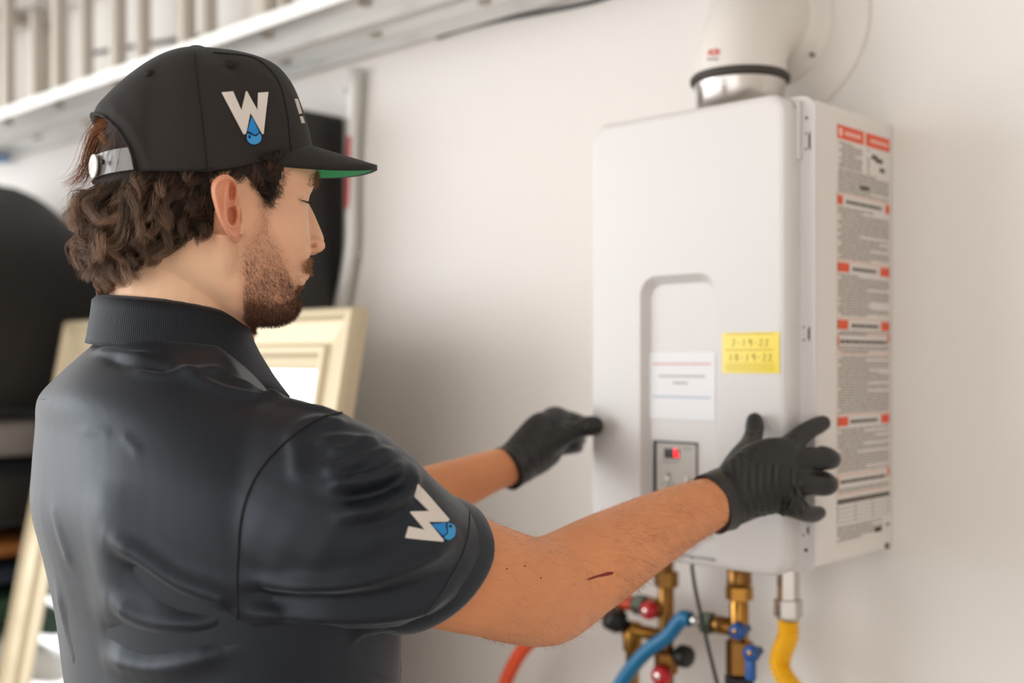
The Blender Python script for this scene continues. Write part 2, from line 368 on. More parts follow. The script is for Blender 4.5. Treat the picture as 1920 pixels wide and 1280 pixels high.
for poly in ([(1325, 102), (1330, 93), (1334, 92), (1330, 102)], [(1338, 92), (1345, 91), (1347, 102), (1343, 102), (1340, 97)], [(1333, 101), (1338, 99), (1340, 104), (1335, 104)]):
    V = [cyl_pt(*q, .001) for q in poly]+[cyl_pt(*q, -.001) for q in poly]; k = len(poly); loops(st, [V[:k], V[k:]], True, True)
st.o('red_emblem', mat('red_emblem', (226, 84, 60), .5), flue)
for x0, x1 in ((1325, 1331), (1332, 1338), (1339, 1346)):
    V = [cyl_pt(x, y, .001) for x, y in ((x0, 109), (x1, 109), (x1, 112), (x0, 112))]+[cyl_pt(x, y, -.001) for x, y in ((x0, 109), (x1, 109), (x1, 112), (x0, 112))]
    loops(st2, [V[:4], V[4:]], True, True)
tag(st2.o('emblem_lettering', M_ink, flue), kind='stuff')

# ------------------------------------------------------------------ valves, hoses and gas line under the heater
M_brass = mat('brass', (176, 128, 62), 0.28, 1.0, bump=.05, bscale=120); M_brassd = mat('aged_brass', (150, 108, 58), 0.36, 1.0)
M_redh = mat('red_handle', (196, 22, 34), .35); M_blueh = mat('blue_handle', (34, 88, 160), .35)
M_bhose = mat('blue_hose_rubber', (18, 112, 160), .4); M_ohose = mat('orange_hose_rubber', (232, 84, 44), .4)
M_yel = mat('yellow_gas_coating', (250, 188, 12), .4); M_grn = mat('grey_green_nut', (96, 104, 92), .5, .4)
YV = -0.11
def hexs(mb, c, ax, r, L): return mb.lathe(c, ax, [(r*.9, 0), (r, .001), (r, L-.001), (r*.9, L)], 6)
def valve(px, rows_, name, label):
    t = ony(px, rows_[0], YV); return empty(name, (t[0], t[1], ony(px, rows_[1], YV)[2]), label, 'valve')
# cold valve (right)
x_ = ony(1386, 1150, YV)[0]; z = lambda py, px=1386: ony(px, py, YV)[2]
cold = empty('service_valve', (x_, YV, z(1290)), 'brass cold-water valve with two blue handles under the heater', 'valve')
b_ = MB().lathe((x_, YV, z(1300)), (0, 0, 1), [(.013, 0), (.013, z(1130)-z(1300)), (.011, z(1125)-z(1300)), (.011, ZB-z(1300)+.014)], 20); b_.o('pipe', M_brass, cold, True)
hexs(MB(), (x_, YV, z(1124)), (0, 0, 1), .0185, z(1098)-z(1124)).o('union_nut', M_brass, cold)
MB().lathe((x_, YV, z(1096)), (0, 0, 1), [(.016, 0), (.0175, .003), (.0165, .009), (.0165, ZB+.013-z(1096))], 20).o('collar', M_brassd, cold, True)
hexs(MB(), (x_, YV, z(1262)), (0, 0, 1), .018, z(1200)-z(1262)).o('valve_body', M_brassd, cold)
MB().lathe((x_, YV, z(1300)), (0, 0, 1), [(.02, 0), (.02, z(1266)-z(1300))], 16).o('black_sleeve', M_black, cold)
# side port to the blue hose
zp = z(1178); bp_ = MB().lathe((x_, YV, zp), (-1, 0, 0), [(.012, 0), (.012, .026), (.0125, .027), (.0125, .040)], 18); bp_.o('side_port', M_brassd, cold, True)
hexs(MB(), (x_-.042, YV, zp), (-1, 0, 0), .0155, .018).o('port_nut', M_grn, cold)
MB().lathe((x_-.060, YV, zp), (-1, 0, 0), [(.008, 0), (.008, .022)], 14).o('hose_barb', M_steel, cold, True)
c = ony(1379, 1184, YV-.026)
h = MB().lathe(c, (0, 1, 0), [(.0, -.001), (.010, 0), (.0115, .004), (.0115, .012), (.006, .014), (.006, .03)], 18); h.o('blue_knob', M_blueh, cold, True)
MB().lathe(c+np.array([0, -.002, 0]), (0, 1, 0), [(.0, -.001), (.0035, 0), (.0035, .004)], 8).o('handle_screw', M_brass, cold)
c = ony(1405, 1226, YV-.024)
h = MB().lathe(c, (0, 1, 0), [(.0, -.001), (.0105, 0), (.0115, .003), (.0115, .010), (.006, .012), (.006, .026)], 18)
h.box(c+np.array([-.008, .001, -.036]), c+np.array([.006, .009, -.002]), .002); h.o('blue_lever', M_blueh, cold, True)
MB().lathe(c+np.array([.002, -.002, .001]), (0, 1, 0), [(.0, -.001), (.0035, 0), (.0035, .004)], 8).o('handle_screw', M_brass, cold)
YV = -.078
# hot valve (left)
xh = ony(1249, 1150, YV)[0]; zh = lambda py: ony(1249, py, YV)[2]
hot = empty('service_valve', (xh, YV, zh(1300)), 'brass hot-water valve with red handles and black pressure-relief cap', 'valve')
MB().lathe((xh, YV, zh(1310)), (0, 0, 1), [(.0115, 0), (.0115, zh(1100)-zh(1310)), (.0105, zh(1098)-zh(1310)), (.0105, ZB-zh(1310)+.014)], 20).o('pipe', M_brassd, hot, True)
hexs(MB(), (xh, YV, zh(1100)), (0, 0, 1), .018, zh(1070)-zh(1100)).o('union_nut', M_brassd, hot)
zq = zh(1142)
MB().lathe((xh, YV, zq), (-1, 0, 0), [(.0145, 0), (.0145, .030), (.013, .031), (.013, .045)], 18).o('side_port', M_brassd, hot, True)
hexs(MB(), (xh-.036, YV, zq), (-1, 0, 0), .016, .020).o('port_nut', M_grn, hot)
c = ony(1212, 1145, YV-.03); h = MB().lathe(c, (0, 1, 0), [(.0, -.001), (.012, 0), (.0135, .004), (.0135, .013), (.006, .015), (.006, .034)], 18); h.o('red_knob', M_redh, hot, True)
MB().lathe(c+np.array([-.002, -.002, -.001]), (0, 1, 0), [(.0, -.001), (.004, 0), (.004, .004)], 8).o('handle_screw', M_steel, hot)
c = ony(1234, 1268, YV-.03); h = MB().lathe(c, (0, 1, 0), [(.0, -.001), (.013, 0), (.015, .004), (.015, .014), (.006, .016), (.006, .034)], 18)
h.box(c+np.array([-.008, .001, -.036]), c+np.array([.008, .010, -.002]), .002); h.o('red_lever', M_redh, hot, True)
MB().lathe(c+np.array([-.001, -.002, 0]), (0, 1, 0), [(.0, -.001), (.005, 0), (.005, .004)], 8).o('handle_screw', M_steel, hot)
hexs(MB(), (xh, YV, zh(1262)), (0, 0, 1), .0175, zh(1222)-zh(1262)).o('valve_body', M_brassd, hot)
# relief valve branch
zr = zh(1193); xr = ony(1186, 1195, YV)[0]
rv = MB(); rv.lathe((xh, YV, zr), (-1, 0, 0), [(.010, 0), (.010, xh-xr-.012), (.0135, xh-xr-.010), (.0135, xh-xr+.012), (.010, xh-xr+.014)], 18)
rv.lathe((xr, YV, zr), (0, 0, -1), [(.013, -.004), (.0145, .004), (.0145, .030), (.0105, .034), (.0105, .14)], 18); rv.o('relief_branch', M_brass, hot, True)
c = P(1163, 1176, 1.60); cc = np.array([xr-.006, YV-.016, c[2]]); dr = (P(1163, 1176, 1.6)-np.array([xr, YV, zr])); dr = np.array([-.5, -.65, .45])
MB().lathe((xr-.002, YV-.004, zr+.004), dr, [(.009, 0), (.009, .012), (.0165, .014), (.0185, .020), (.0185, .036), (.016, .040), (0, .041)], 22).o('relief_cap', M_black, hot, True)
# hanging black cap on its own stem
zc2 = zh(1224); c = ony(1284, 1224, YV+.012)
kb_ = MB().lathe(np.array([xh+.004, YV, c[2]]), (1, -.12, 0), [(.006, 0), (.006, .020), (.014, .021), (.0165, .025), (.0165, .036), (.014, .040), (0, .041)], 22); kb_.o('black_cap', M_black, hot, True)
YH = YV; YV = -.11
# hoses
s = np.array([x_-.076, YV, zp]); s = s-np.array([.004, 0, 0]); pr = [s, (s[0]-.014, YV-.0005, zp-.0004)]+[ony(px, py, YV-.003-.002*k) for k, (px, py) in enumerate(((1252, 1192), (1218, 1216), (1190, 1245), (1165, 1280), (1145, 1325), (1130, 1400), (1126, 1500)))]
A = spline(pr, 44); tag(MB().sweep(A, .0108, 18).o('water_hose', M_bhose, None, True), 'blue rubber hose curving down from the cold valve port', 'hose')
s = np.array([xh-.0595, YH, zq]); pr = [s, s+np.array([-.03, -.006, -.004])]+[ony(px, py, -.11) for px, py in ((1090, 1160), (1030, 1178), (985, 1212), (955, 1262), (938, 1320), (930, 1420), (930, 1520))]
A = spline(pr, 44); tag(MB().sweep(A, .0115, 18).o('water_hose', M_ohose, None, True), 'orange hose dropping from the hot valve below the raised elbow', 'hose')
# gas line
gx = ony(1478, 1120, -.115)[0]; zz = lambda py: ony(1478, py, -.115)[2]
gas = empty('gas_connector', (gx, -.115, zz(1300)), 'yellow corrugated gas connector with steel nut at right under the heater', 'gas line')
MB().lathe((gx, -.115, zz(1124)), (0, 0, 1), [(.0145, 0), (.0145, ZB+.013-zz(1124))], 6).o('steel_nipple', M_steel, gas)
hexs(MB(), (gx, -.115, zz(1156)), (0, 0, 1), .0185, zz(1122)-zz(1156)).o('steel_nut', M_steel, gas)
MB().lathe((gx, -.115, zz(1163)), (0, 0, 1), [(.0135, 0), (.0155, .004), (.0155, .008)], 16).o('ferrule', M_steel, gas, True)
pr = [ony(px, py, -.115) for px, py in ((1477, 1158), (1478, 1176), (1477, 1196), (1466, 1222), (1462, 1246), (1474, 1274), (1498, 1306), (1512, 1350), (1512, 1440), (1500, 1520))]
A = spline(pr, 190); L = np.concatenate([[0], np.cumsum(np.linalg.norm(np.diff(A, axis=0), axis=1))])
MB().sweep(A, .0132+.0015*np.sin(L/.0056*2*math.pi), 18).o('corrugated_tube', M_yel, gas, True)
A = spline([ony(px, py, -.14) for px, py in ((1297, 1058), (1303, 1100), (1316, 1160), (1331, 1225), (1346, 1285), (1362, 1340), (1400, 1440))], 40)
A[0] = [A[0][0], A[0][1], ZB+.014]
tag(MB().sweep(A, .0026, 8).o('sensor_cable', M_black, None, True), 'thin black cable hanging from the bottom of the heater', 'cable')
# ------------------------------------------------------------------ ladder on the wall
M_alu = mat('aluminium', (226, 224, 221), 0.34, 0.45, bump=.04, bscale=80); M_alu2 = mat('worn_aluminium', (190, 182, 172), 0.42, 0.45)
LX0, LX1, LZ = -4.1, -0.55, 2.100
lad = empty('extension_ladder', ((LX0+LX1)/2, -.14, LZ), 'aluminium extension ladder hung sideways high on the wall', 'ladder')
def chan(y0, y1, z, s, name):           # C rail lying on its side, lips pointing away from the rungs
    t = .007; h = .026
    mb = MB()
    V = [(y0, 0), (y1, 0), (y1, s*h), (y1-t, s*h), (y1-t, s*t), (y0+t, s*t), (y0+t, s*h), (y0, s*h)]
    loops(mb, [[(x, y, z+q) for y, q in V] for x in (LX0, LX1)], True, True); return mb.o(name, M_alu, lad)
for y0, y1 in ((-.125, -.022), (-.272, -.150)):
    chan(y0, y1, LZ+.026, -1, 'rail'); chan(y0, y1, LZ+.36, 1, 'rail')
for x0, yy in ((-2.545, -.075), (-2.41, -.21)):
    k = -5
    while k < 7:
        x = x0+k*.2875; k += 1
        if not LX0+.1 < x < LX1-.05: continue
        MB().lathe((x, yy, LZ+.010), (0, 0, 1), [(.012, 0), (.012, .012), (.0185, .018), (.0185, .345), (.012, .352), (.012, .37)], 10).o('rung', M_alu2, lad)
for x in (-3.2, -1.0):
    MB().box((x-.02, -.03, LZ+.05), (x+.02, 0.0, LZ+.34), .003).box((x-.02, -.16, LZ+.33), (x+.02, 0.0, LZ+.36), .003).o('wall_bracket', M_alu2, lad)
bx = ony(6, 266, -.04)[0]
MB().box((bx-.05, -.128, LZ-.010), (bx+.012, -.02, LZ+.008), .003).o('rail_clip', mat('blue_plastic', (70, 130, 190), .4), lad)
# cables
def cable(name, pts, y, r, label, m=M_black):
    A = spline([ony(px, py, y) for px, py in pts], 40); return tag(MB().sweep(A, r, 8).o(name, m, None, True), label, 'cable')
cable('wall_cable', ((820, 70), (870, 53), (940, 37), (1020, 22), (1090, 8), (1140, -6), (1220, -40)), -.004, .004, 'thin dark cable lying along the wall just below the ladder')
cable('wall_cable', ((150, 104), (200, 95), (280, 82), (360, 70), (450, 54), (530, 42), (620, 25), (720, 6)), -.006, .0055, 'dark cable running along the wall behind the ladder rungs', mat('grey_cable', (70, 64, 58), .5))
# conduit with a red tag strip
con = empty('conduit', tuple(ony(655, 575, -.02)), 'grey metal conduit running down the wall beside the black cabinet', 'conduit')
pr = [ony(px, py, -.02) for px, py in ((666.5, 130), (666, 160), (662, 250), (659, 350), (659, 420), (657, 470), (650, 520), (640, 572), (630, 640), (624, 720))]
MB().sweep(spline(pr, 60), .0145, 18).o('pipe', mat('galvanised_conduit', (214, 212, 208), .3, .35), con, True)
a = ony(653, 255, -.036); b = ony(649, 390, -.036); e = np.array([.004, 0, 0])
V = [a-e, a+e, b+e, b-e]; s = MB(); loops(s, [V, [v+np.array([0, .003, 0]) for v in V]], True, True); s.o('red_strip', mat('red_tape', (206, 40, 48), .5), con)
for py in (170, 480):
    c = ony(660, py, -.006); MB().box(c+np.array([-.025, -.002, -.009]), c+np.array([.025, .006, .009]), .002).o('strap', M_steel, con)
# black wall cabinet
cb = empty('wall_cabinet', (-2.07, 0, 1.28), 'black cabinet on the wall behind the brim of the cap', 'cabinet')
M_cab = mat('black_cabinet', (34, 30, 28), .5, bump=.1, bscale=200)
cx = onx(637, 300, -1.868)
MB().box((-2.28, -.215, 1.28), (-1.868, 0, 2.0), .012).o('body', M_cab, cb)
MB().box((-2.27, -.232, 1.29), (-1.878, -.216, 1.99), .006).o('door', M_cab, cb)
for k in range(5):
    MB().box((-1.8685, -.175, 1.40+k*.11), (-1.865, -.135, 1.48+k*.11), .001).o('vent_slot', mat('cabinet_slot', (16, 14, 13), .6), cb)
# mirror in a pale gold frame leaning on the floor
M_gold = mat('champagne_gold', (208, 192, 162), .45, .3, bump=.06, bscale=60)
mir = empty('framed_mirror', (-1.98, -.4, 0), 'large mirror in a pale gold frame leaning behind the man', 'mirror')
TZ, TY, BY = 1.588, -.262, -.57; MX0, MX1 = -2.50, -1.473
ax = np.array([0, TY-BY, TZ]); LN = np.linalg.norm(ax); ax /= LN; nrm = np.array([0, -ax[2], ax[1]])
def mp(x, s, d): return np.array([x, BY, 0.0])+ax*s+nrm*d
def fring(ins, d): return [mp(MX0+ins, ins, d), mp(MX1-ins, ins, d), mp(MX1-ins, LN-ins, d), mp(MX0+ins, LN-ins, d)]
prof = [(0, 0), (0, .022), (.006, .032), (.018, .034), (.024, .026), (.060, .020), (.068, .028), (.078, .028), (.084, .018), (.100, .012), (.106, .008), (.106, 0)]
for k in range(4):                      # four mitred frame members
    V = []; F = []
    for i, d in prof:
        r = fring(i, d); V += [r[k], r[(k+1) % 4]]
    n_ = len(prof)
    for i in range(n_): j = (i+1) % n_; F.append((2*i, 2*i+1, 2*j+1, 2*j))
    F.append(tuple(2*i for i in range(n_))); F.append(tuple(2*i+1 for i in range(n_)))
    obj('frame_member', V, F, M_gold, mir)
g = MB(); loops(g, [fring(.1, .004), fring(.1, .009)], True, True); g.o('glass', mat('mirror_glass', (238, 240, 240), .03, 1.0), mir)
# heap of covered gear at the left end of the wall
def lump(x0, x1, y0, y1, z0, z1, seed, amp=.02, n=22, p=.45):
    r_ = np.random.default_rng(seed); ph = r_.uniform(0, 6.3, (6, 3)); fr_ = r_.uniform(6, 22, (6, 3)); V = []; F = []
    N1, N2 = n, n*2
    for i in range(N1+1):
        th = math.pi*i/N1-math.pi/2
        for j in range(N2):
            f = 2*math.pi*j/N2; sg = lambda v: math.copysign(abs(v)**p, v)
            q = np.array([sg(math.cos(th))*sg(math.cos(f)), sg(math.cos(th))*sg(math.sin(f)), sg(math.sin(th))])
            c = np.array([(x0+x1)/2, (y0+y1)/2, (z0+z1)/2]); h = np.array([(x1-x0)/2, (y1-y0)/2, (z1-z0)/2])
            v = c+q*h; d = sum(math.sin(v.dot(fr_[k])+ph[k][0]) for k in range(6))/6
            V.append(v+q*amp*d)
    for i in range(N1):
        for j in range(N2): F.append((i*N2+j, i*N2+(j+1) % N2, (i+1)*N2+(j+1) % N2, (i+1)*N2+j))
    return np.array(V), F
M_blk = mat('black_cloth', (30, 26, 24), .75, bump=.2, bscale=60, sheen=.1); M_gry = mat('grey_felt', (128, 122, 118), .9, bump=.3, bscale=200)
def soft(name, a, m, label, cat, amp=.02, seed=1, p=.45):
    V, F = lump(*a, seed, amp, 22, p); return tag(obj(name, V, F, m, None, True), label, cat)
# the long black bag is wider than tall at the crown and slopes to the right
V, F = lump(-3.55, -2.55, -.62, -.10, 1.393, 1.95, 4, .008, 26, .42)
cx_ = V[:, 0]; t_ = np.clip((cx_+2.95)/.45, 0, 1); V[:, 2] -= t_*np.clip(V[:, 2]-1.3, 0, 1)*.28; V[:, 2] -= np.exp(-((cx_+3.13)/.03)**2)*np.clip(V[:, 2]-1.6, 0, 1)*.08
tag(obj('garment_bag', V, F, M_blk, None, True), 'big black cloth bag slumped on top of the heap at the left', 'bag')
soft('folded_blanket', (-3.5, -2.56, -.60, -.08, 1.285, 1.372), M_gry, 'grey folded blanket squeezed between black bags at the left', 'blanket', .005, 8, .25)
soft('duffel_bag', (-3.5, -2.56, -.58, -.08, 1.125, 1.272), M_blk, 'black duffel bag lying under the grey blanket', 'bag', .008, 9, .35)
soft('leather_roll', (-3.5, -2.58, -.56, -.08, 1.057, 1.112), mat('tan_leather', (158, 98, 48), .45), 'tan leather roll edge showing under the black duffel', 'leather roll', .003, 12, .5)
soft('jacket', (-3.5, -2.56, -.58, -.08, 1.006, 1.048), mat('navy_cloth', (34, 44, 62), .8, bump=.2, bscale=80), 'dark navy jacket folded below the tan leather roll', 'jacket', .006, 13, .35)
soft('duffel_bag', (-3.5, -2.56, -.60, -.08, .915, .992), mat('green_canvas', (48, 74, 58), .8, bump=.2, bscale=90), 'dark green canvas bag in the heap at the left', 'bag', .008, 14, .35)
soft('laundry_sack', (-3.5, -2.56, -.66, -.08, .815, .90), mat('white_plastic_sack', (226, 224, 222), .45, bump=.3, bscale=40), 'white crumpled sack below the green bag', 'sack', .009, 15, .4)
soft('storage_bag', (-3.5, -2.56, -.60, -.08, 0.012, .80), M_blk, 'large black bag standing on the floor under the white sack', 'bag', .01, 16, .3)
# ------------------------------------------------------------------ the man
def lm(e): return np.array(e, float)
def remesh(V, F, voxel, smooth_it, factor=0.5):
    me = mkmesh('tmp', V, F, None); o = bpy.data.objects.new('tmp', me); C.objects.link(o)
    m = o.modifiers.new('r', 'REMESH'); m.mode = 'VOXEL'; m.voxel_size = voxel; m.use_smooth_shade = True
    if smooth_it: s = o.modifiers.new('s', 'SMOOTH'); s.iterations = smooth_it; s.factor = factor
    dg = bpy.context.evaluated_depsgraph_get(); me2 = bpy.data.meshes.new_from_object(o.evaluated_get(dg))
    bpy.data.objects.remove(o); bpy.data.meshes.remove(me)
    n = len(me2.vertices); V = np.empty(n*3, np.float32); me2.vertices.foreach_get('co', V); V = V.reshape(-1, 3).astype(float)
    Fq = np.empty(len(me2.loops), np.int32); me2.loops.foreach_get('vertex_index', Fq); Fq = Fq.reshape(-1, 4); bpy.data.meshes.remove(me2)
    return V, Fq
def normals(V, Fq):
    fn = np.cross(V[Fq[:,2]]-V[Fq[:,0]], V[Fq[:,3]]-V[Fq[:,1]]); N = np.zeros_like(V)
    for k in range(4): np.add.at(N, Fq[:,k], fn)
    return N/(np.linalg.norm(N, axis=1)[:,None]+1e-12)
def bvh_of(V, Fq): return BVHTree.FromPolygons([tuple(v) for v in V], [tuple(int(i) for i in f) for f in Fq])
def hit(bvh, px, py):
    d = Vector(ray(px, py)).normalized(); h = bvh.ray_cast(Vector(CAM), d, 6.0); return h[0], h[1]
# head frame: f forward, l towards the man's right (our side), u up
AL = math.radians(20); HF = 1.07; HR = (385-960)/FPX*HF; HU = (HOR-350)/FPX*HF
ca, sa = math.cos(AL), math.sin(AL)
def head(f, l, u): return cw(HR+ca*f+sa*l, HF+sa*f-ca*l, u)          # u is camera-frame height
def heada(A):
    A = np.asarray(A, float); return cwa(np.stack([HR+ca*A[:,0]+sa*A[:,1], HF+sa*A[:,0]-ca*A[:,1], A[:,2]], 1))
def tohead(V):
    c = wc(V); R = c[...,0]-HR; F = c[...,1]-HF; return np.stack([ca*R+sa*F, sa*R-ca*F, c[...,2]], -1)
def fu(px, py, l=0.0):                  # pixel on the sagittal plane at lateral l -> (f,u)
    k = (px-960)/FPX; f = (k*(HF-ca*l)-HR-sa*l)/(ca-k*sa); return f, (HOR-py)/FPX*(HF+sa*f-ca*l)
def hp(px, py, l=0.0): f, u = fu(px, py, l); return head(f, l, u)
def prof_(pts): A = np.array([fu(*p) for p in pts]); return A[np.argsort(A[:,1])]
front = prof_([(400,128),(480,140),(540,180),(568,230),(583,280),(588,310),(590,325),(588,342),(577,370),(574,400),(576,440),(580,468),(578,482),(575,500),(572,512),(571,520),(569,528),(558,540),(553,548),(556,560),(558,572),(555,584),(548,593),(536,600),(520,604)])
back = prof_([(370,128),(300,142),(245,175),(205,225),(188,280),(184,340),(188,400),(198,440),(222,480),(270,510),(330,540),(380,565),(410,585),(440,598),(462,604)])
wpx = [(128,.006),(134,.03),(145,.045),(165,.058),(195,.068),(235,.0735),(280,.0765),(330,.077),(370,.0755),(400,.0735),(430,.0715),(460,.0685),(490,.064),(515,.0595),(540,.054),(560,.049),(580,.041),(595,.031),(604,.018)]
wu = np.array([(HOR-r)/FPX*HF for r, _ in wpx][::-1]); ww = np.array([q for _, q in wpx][::-1])
parts = MB(); us = np.linspace(fu(520,606)[1], fu(390,128)[1], 70); NS = 64; V = []; F = []
for u in us:
    ff = np.interp(u, front[:,1], front[:,0]); fb = np.interp(u, back[:,1], back[:,0]); wd = np.interp(u, wu, ww)
    fm = fb+(ff-fb)*.46; low = np.clip((fu(400,470)[1]-u)/.05, 0, 1); pw = 1.0-.12*(1-low)
    for k in range(NS):
        a = 2*math.pi*k/NS; c, s = math.cos(a), math.sin(a)
        f = fm+(ff-fm if c > 0 else fm-fb)*math.copysign(abs(c)**(pw if c > 0 else 1.0), c)
        V.append(head(f, wd*math.copysign(abs(s)**.94, s), u))
for i in range(len(us)-1):
    for k in range(NS): F.append((i*NS+k, i*NS+(k+1) % NS, (i+1)*NS+(k+1) % NS, (i+1)*NS+k))
F.append(tuple(range(NS))); F.append(tuple((len(us)-1)*NS+k for k in range(NS))); parts.add(V, F)
# nose
def hsweep(rows, n=20, seg=14, rnd=True, up=None):   # rows (px,py,l,r[,r2]) in the sagittal frame at lateral l
    R = []
    for r in rows: p = hp(r[0], r[1], r[2]); R.append((*p, *r[3:]))
    rsweep(parts, R, n, seg, up if up is not None else tuple(head(0,1,0)-head(0,0,0)), rnd)
V = []; F = []; nose = [(577,374,.0075,566),(580,384,.0075,566),(585.6,394,.0085,568),(591,406,.0095,570),(596,418,.0105,571),(601,430,.012,572),(605,440,.0135,573),(607.5,449,.0145,574),(606.5,457,.015,574),(603,464,.0145,574),(597,470,.012,575),(588,473,.009,575)]
NW = 15
for px, py, hw_, bpx in nose:
    f1, u = fu(px, py); f0 = fu(bpx, py)[0]-.006
    for k in range(NW):
        t = k/(NW-1)*2-1; V.append(head(f0+(f1-f0)*(1-abs(t)**2.3)**.75, t*hw_*1.05, u))
nn = len(nose)
for i in range(nn-1):
    for k in range(NW-1): F.append((i*NW+k, i*NW+k+1, (i+1)*NW+k+1, (i+1)*NW+k))
    F.append((i*NW, i*NW+NW-1, (i+1)*NW+NW-1, (i+1)*NW))
F.append(tuple(range(NW))); F.append(tuple((nn-1)*NW+k for k in range(NW))); parts.add(V, F)
def hsph(f, l, u, r, sc=(1,1,1), both=True):
    for s in ((1,-1) if both else (1,)):
        bm = bmesh.new(); bmesh.ops.create_uvsphere(bm, u_segments=20, v_segments=14, radius=1); bm.verts.index_update()
        parts.add([head(f+v.co.x*r*sc[0], s*l+v.co.y*r*sc[1], u+v.co.z*r*sc[2]) for v in bm.verts], [[v.index for v in q.verts] for q in bm.faces]); bm.free()
def UR(row, f=0., l=0.): return (HOR-row)/FPX*(HF+sa*f-ca*l)
hsph(fu(593,458)[0]-.004, .0115, UR(459,.09,.0115), .0085, (1.25,.8,.9))          # alae
hsph(.0710, .032, UR(371,.07,.032), .0145, (1,1.25,1.0))                        # lids over the eyes
pass
pass
pass
for rows in ([(564,516,-.016,.0035),(569,515.5,-.008,.0048),(571,515.5,0,.0052),(569,515.5,.008,.0048),(564,516,.016,.0035)],
             [(557,526,-.015,.0035),(561,526.5,-.008,.0052),(562,527,0,.0055),(561,526.5,.008,.0052),(557,526,.015,.0035)]):
    hsweep(rows, 16, 10)
# neck
def cam_rows(rows): return [(*P(px, py, F_), *r) for px, py, F_, *r in rows]
rsweep(parts, cam_rows([(352,440,1.075,.055,.058),(338,490,1.08,.058,.060),(333,540,1.085,.0595,.061),(330,590,1.09,.0615,.062),(325,640,1.093,.062,.060),(330,690,1.095,.070,.064)]), 24, 28, tuple(cw(1,0,0)-cw(0,0,0)))
rsweep(parts, cam_rows([(420,430,1.01,.012),(425,500,1.03,.014),(440,580,1.075,.014),(455,640,1.13,.012)]), 16, 12)   # neck muscle behind the ear
# torso core under the shirt
TR = MB()
TF = 1.09
ring_rows = [(612,330,.058,.056),(640,330,.068,.064),(664,330,.088,.076),(700,328,.112,.092),(745,330,.142,.107),(800,360,.173,.118),(870,378,.193,.128),(950,383,.197,.132),(1050,405,.195,.131),(1150,421,.190,.128),(1250,427,.184,.126),(1350,432,.180,.125),(1550,432,.176,.125),(1750,432,.180,.13),(1850,432,.182,.132)]
BY_ = math.radians(2)     # small body yaw
def torso(mb, grow, rows, n=48, seg=56):
    A = spline(rows, n); V = []; F = []
    for row, px, a, b in A:
        U = (HOR-row)/FPX*TF; c = np.array([(px-960)/FPX*TF, TF]); fw = np.array([SY, CY]); rt = np.array([CY, -SY])
        fw2 = fw*math.cos(BY_)+rt*math.sin(BY_); rt2 = rt*math.cos(BY_)-fw*math.sin(BY_)
        for k in range(seg):
            t = 2*math.pi*k/seg; s = math.sin(t); q = math.cos(t); e = .86
            x = (a+grow)*math.copysign(abs(q)**e, q); y = (b+grow)*math.copysign(abs(s)**e, s)
            p = c+rt2*x+fw2*y; V.append(cw(p[0], p[1], U-.62*max(y, 0)*np.clip((900-row)/120, 0, 1)))
    m = len(A)
    for i in range(m-1):
        for k in range(seg): F.append((i*seg+k, i*seg+(k+1) % seg, (i+1)*seg+(k+1) % seg, (i+1)*seg+k))
    F.append(tuple(range(seg))); F.append(tuple((m-1)*seg+k for k in range(seg))); mb.add(V, F)
torso(parts, -.016, [r for r in ring_rows if r[0] > 660])
# arms (camera-frame metres)
def crow(rows): return [(*cw(*r[:3]), *r[3:]) for r in rows]
ARM_UP = tuple(cw(0,0,1)-cw(0,0,0))
SRp = (-.150,.962,-.105)
rarm = [(-.150,.972,-.135,.062,.06),(-.100,1.005,-.162,.058,.056),(-.045,1.05,-.190,.0535,.053),(.000,1.09,-.210,.0505,.049),(.036,1.130,-.224,.0505,.047)]
rsweep(parts, crow(rarm), 22, 26, ARM_UP, True)
rfore = [(.020,1.120,-.217,.046,.046),(.052,1.152,-.216,.0495,.046),(.085,1.18,-.2035,.0475,.046),(.13,1.225,-.1875,.042,.041),(.18,1.275,-.171,.0355,.035),(.222,1.313,-.1605,.0305,.029),(.245,1.328,-.154,.024,.020)]
rsweep(parts, crow(rfore), 26, 26, ARM_UP, True)
rsweep(parts, crow([(-.02,1.085,-.228,.03),(.02,1.125,-.247,.028),(.046,1.144,-.2525,.024),(.075,1.170,-.236,.026),(.105,1.20,-.214,.028)]), 12, 16, ARM_UP, True)       # elbow point
larm = [(-.405,1.235,-.10,.058),(-.33,1.29,-.14,.052),(-.26,1.345,-.175,.047),(-.215,1.385,-.192,.044)]
rsweep(parts, crow(larm), 18, 22, ARM_UP, True)
lfore = [(-.215,1.385,-.192,.043,.043),(-.15,1.43,-.178,.040,.040),(-.09,1.475,-.1625,.035,.036),(-.03,1.522,-.143,.0275,.031),(.002,1.542,-.135,.0245,.0275),(.018,1.552,-.127,.018,.02)]
rsweep(parts, crow(lfore), 22, 22, ARM_UP, True)
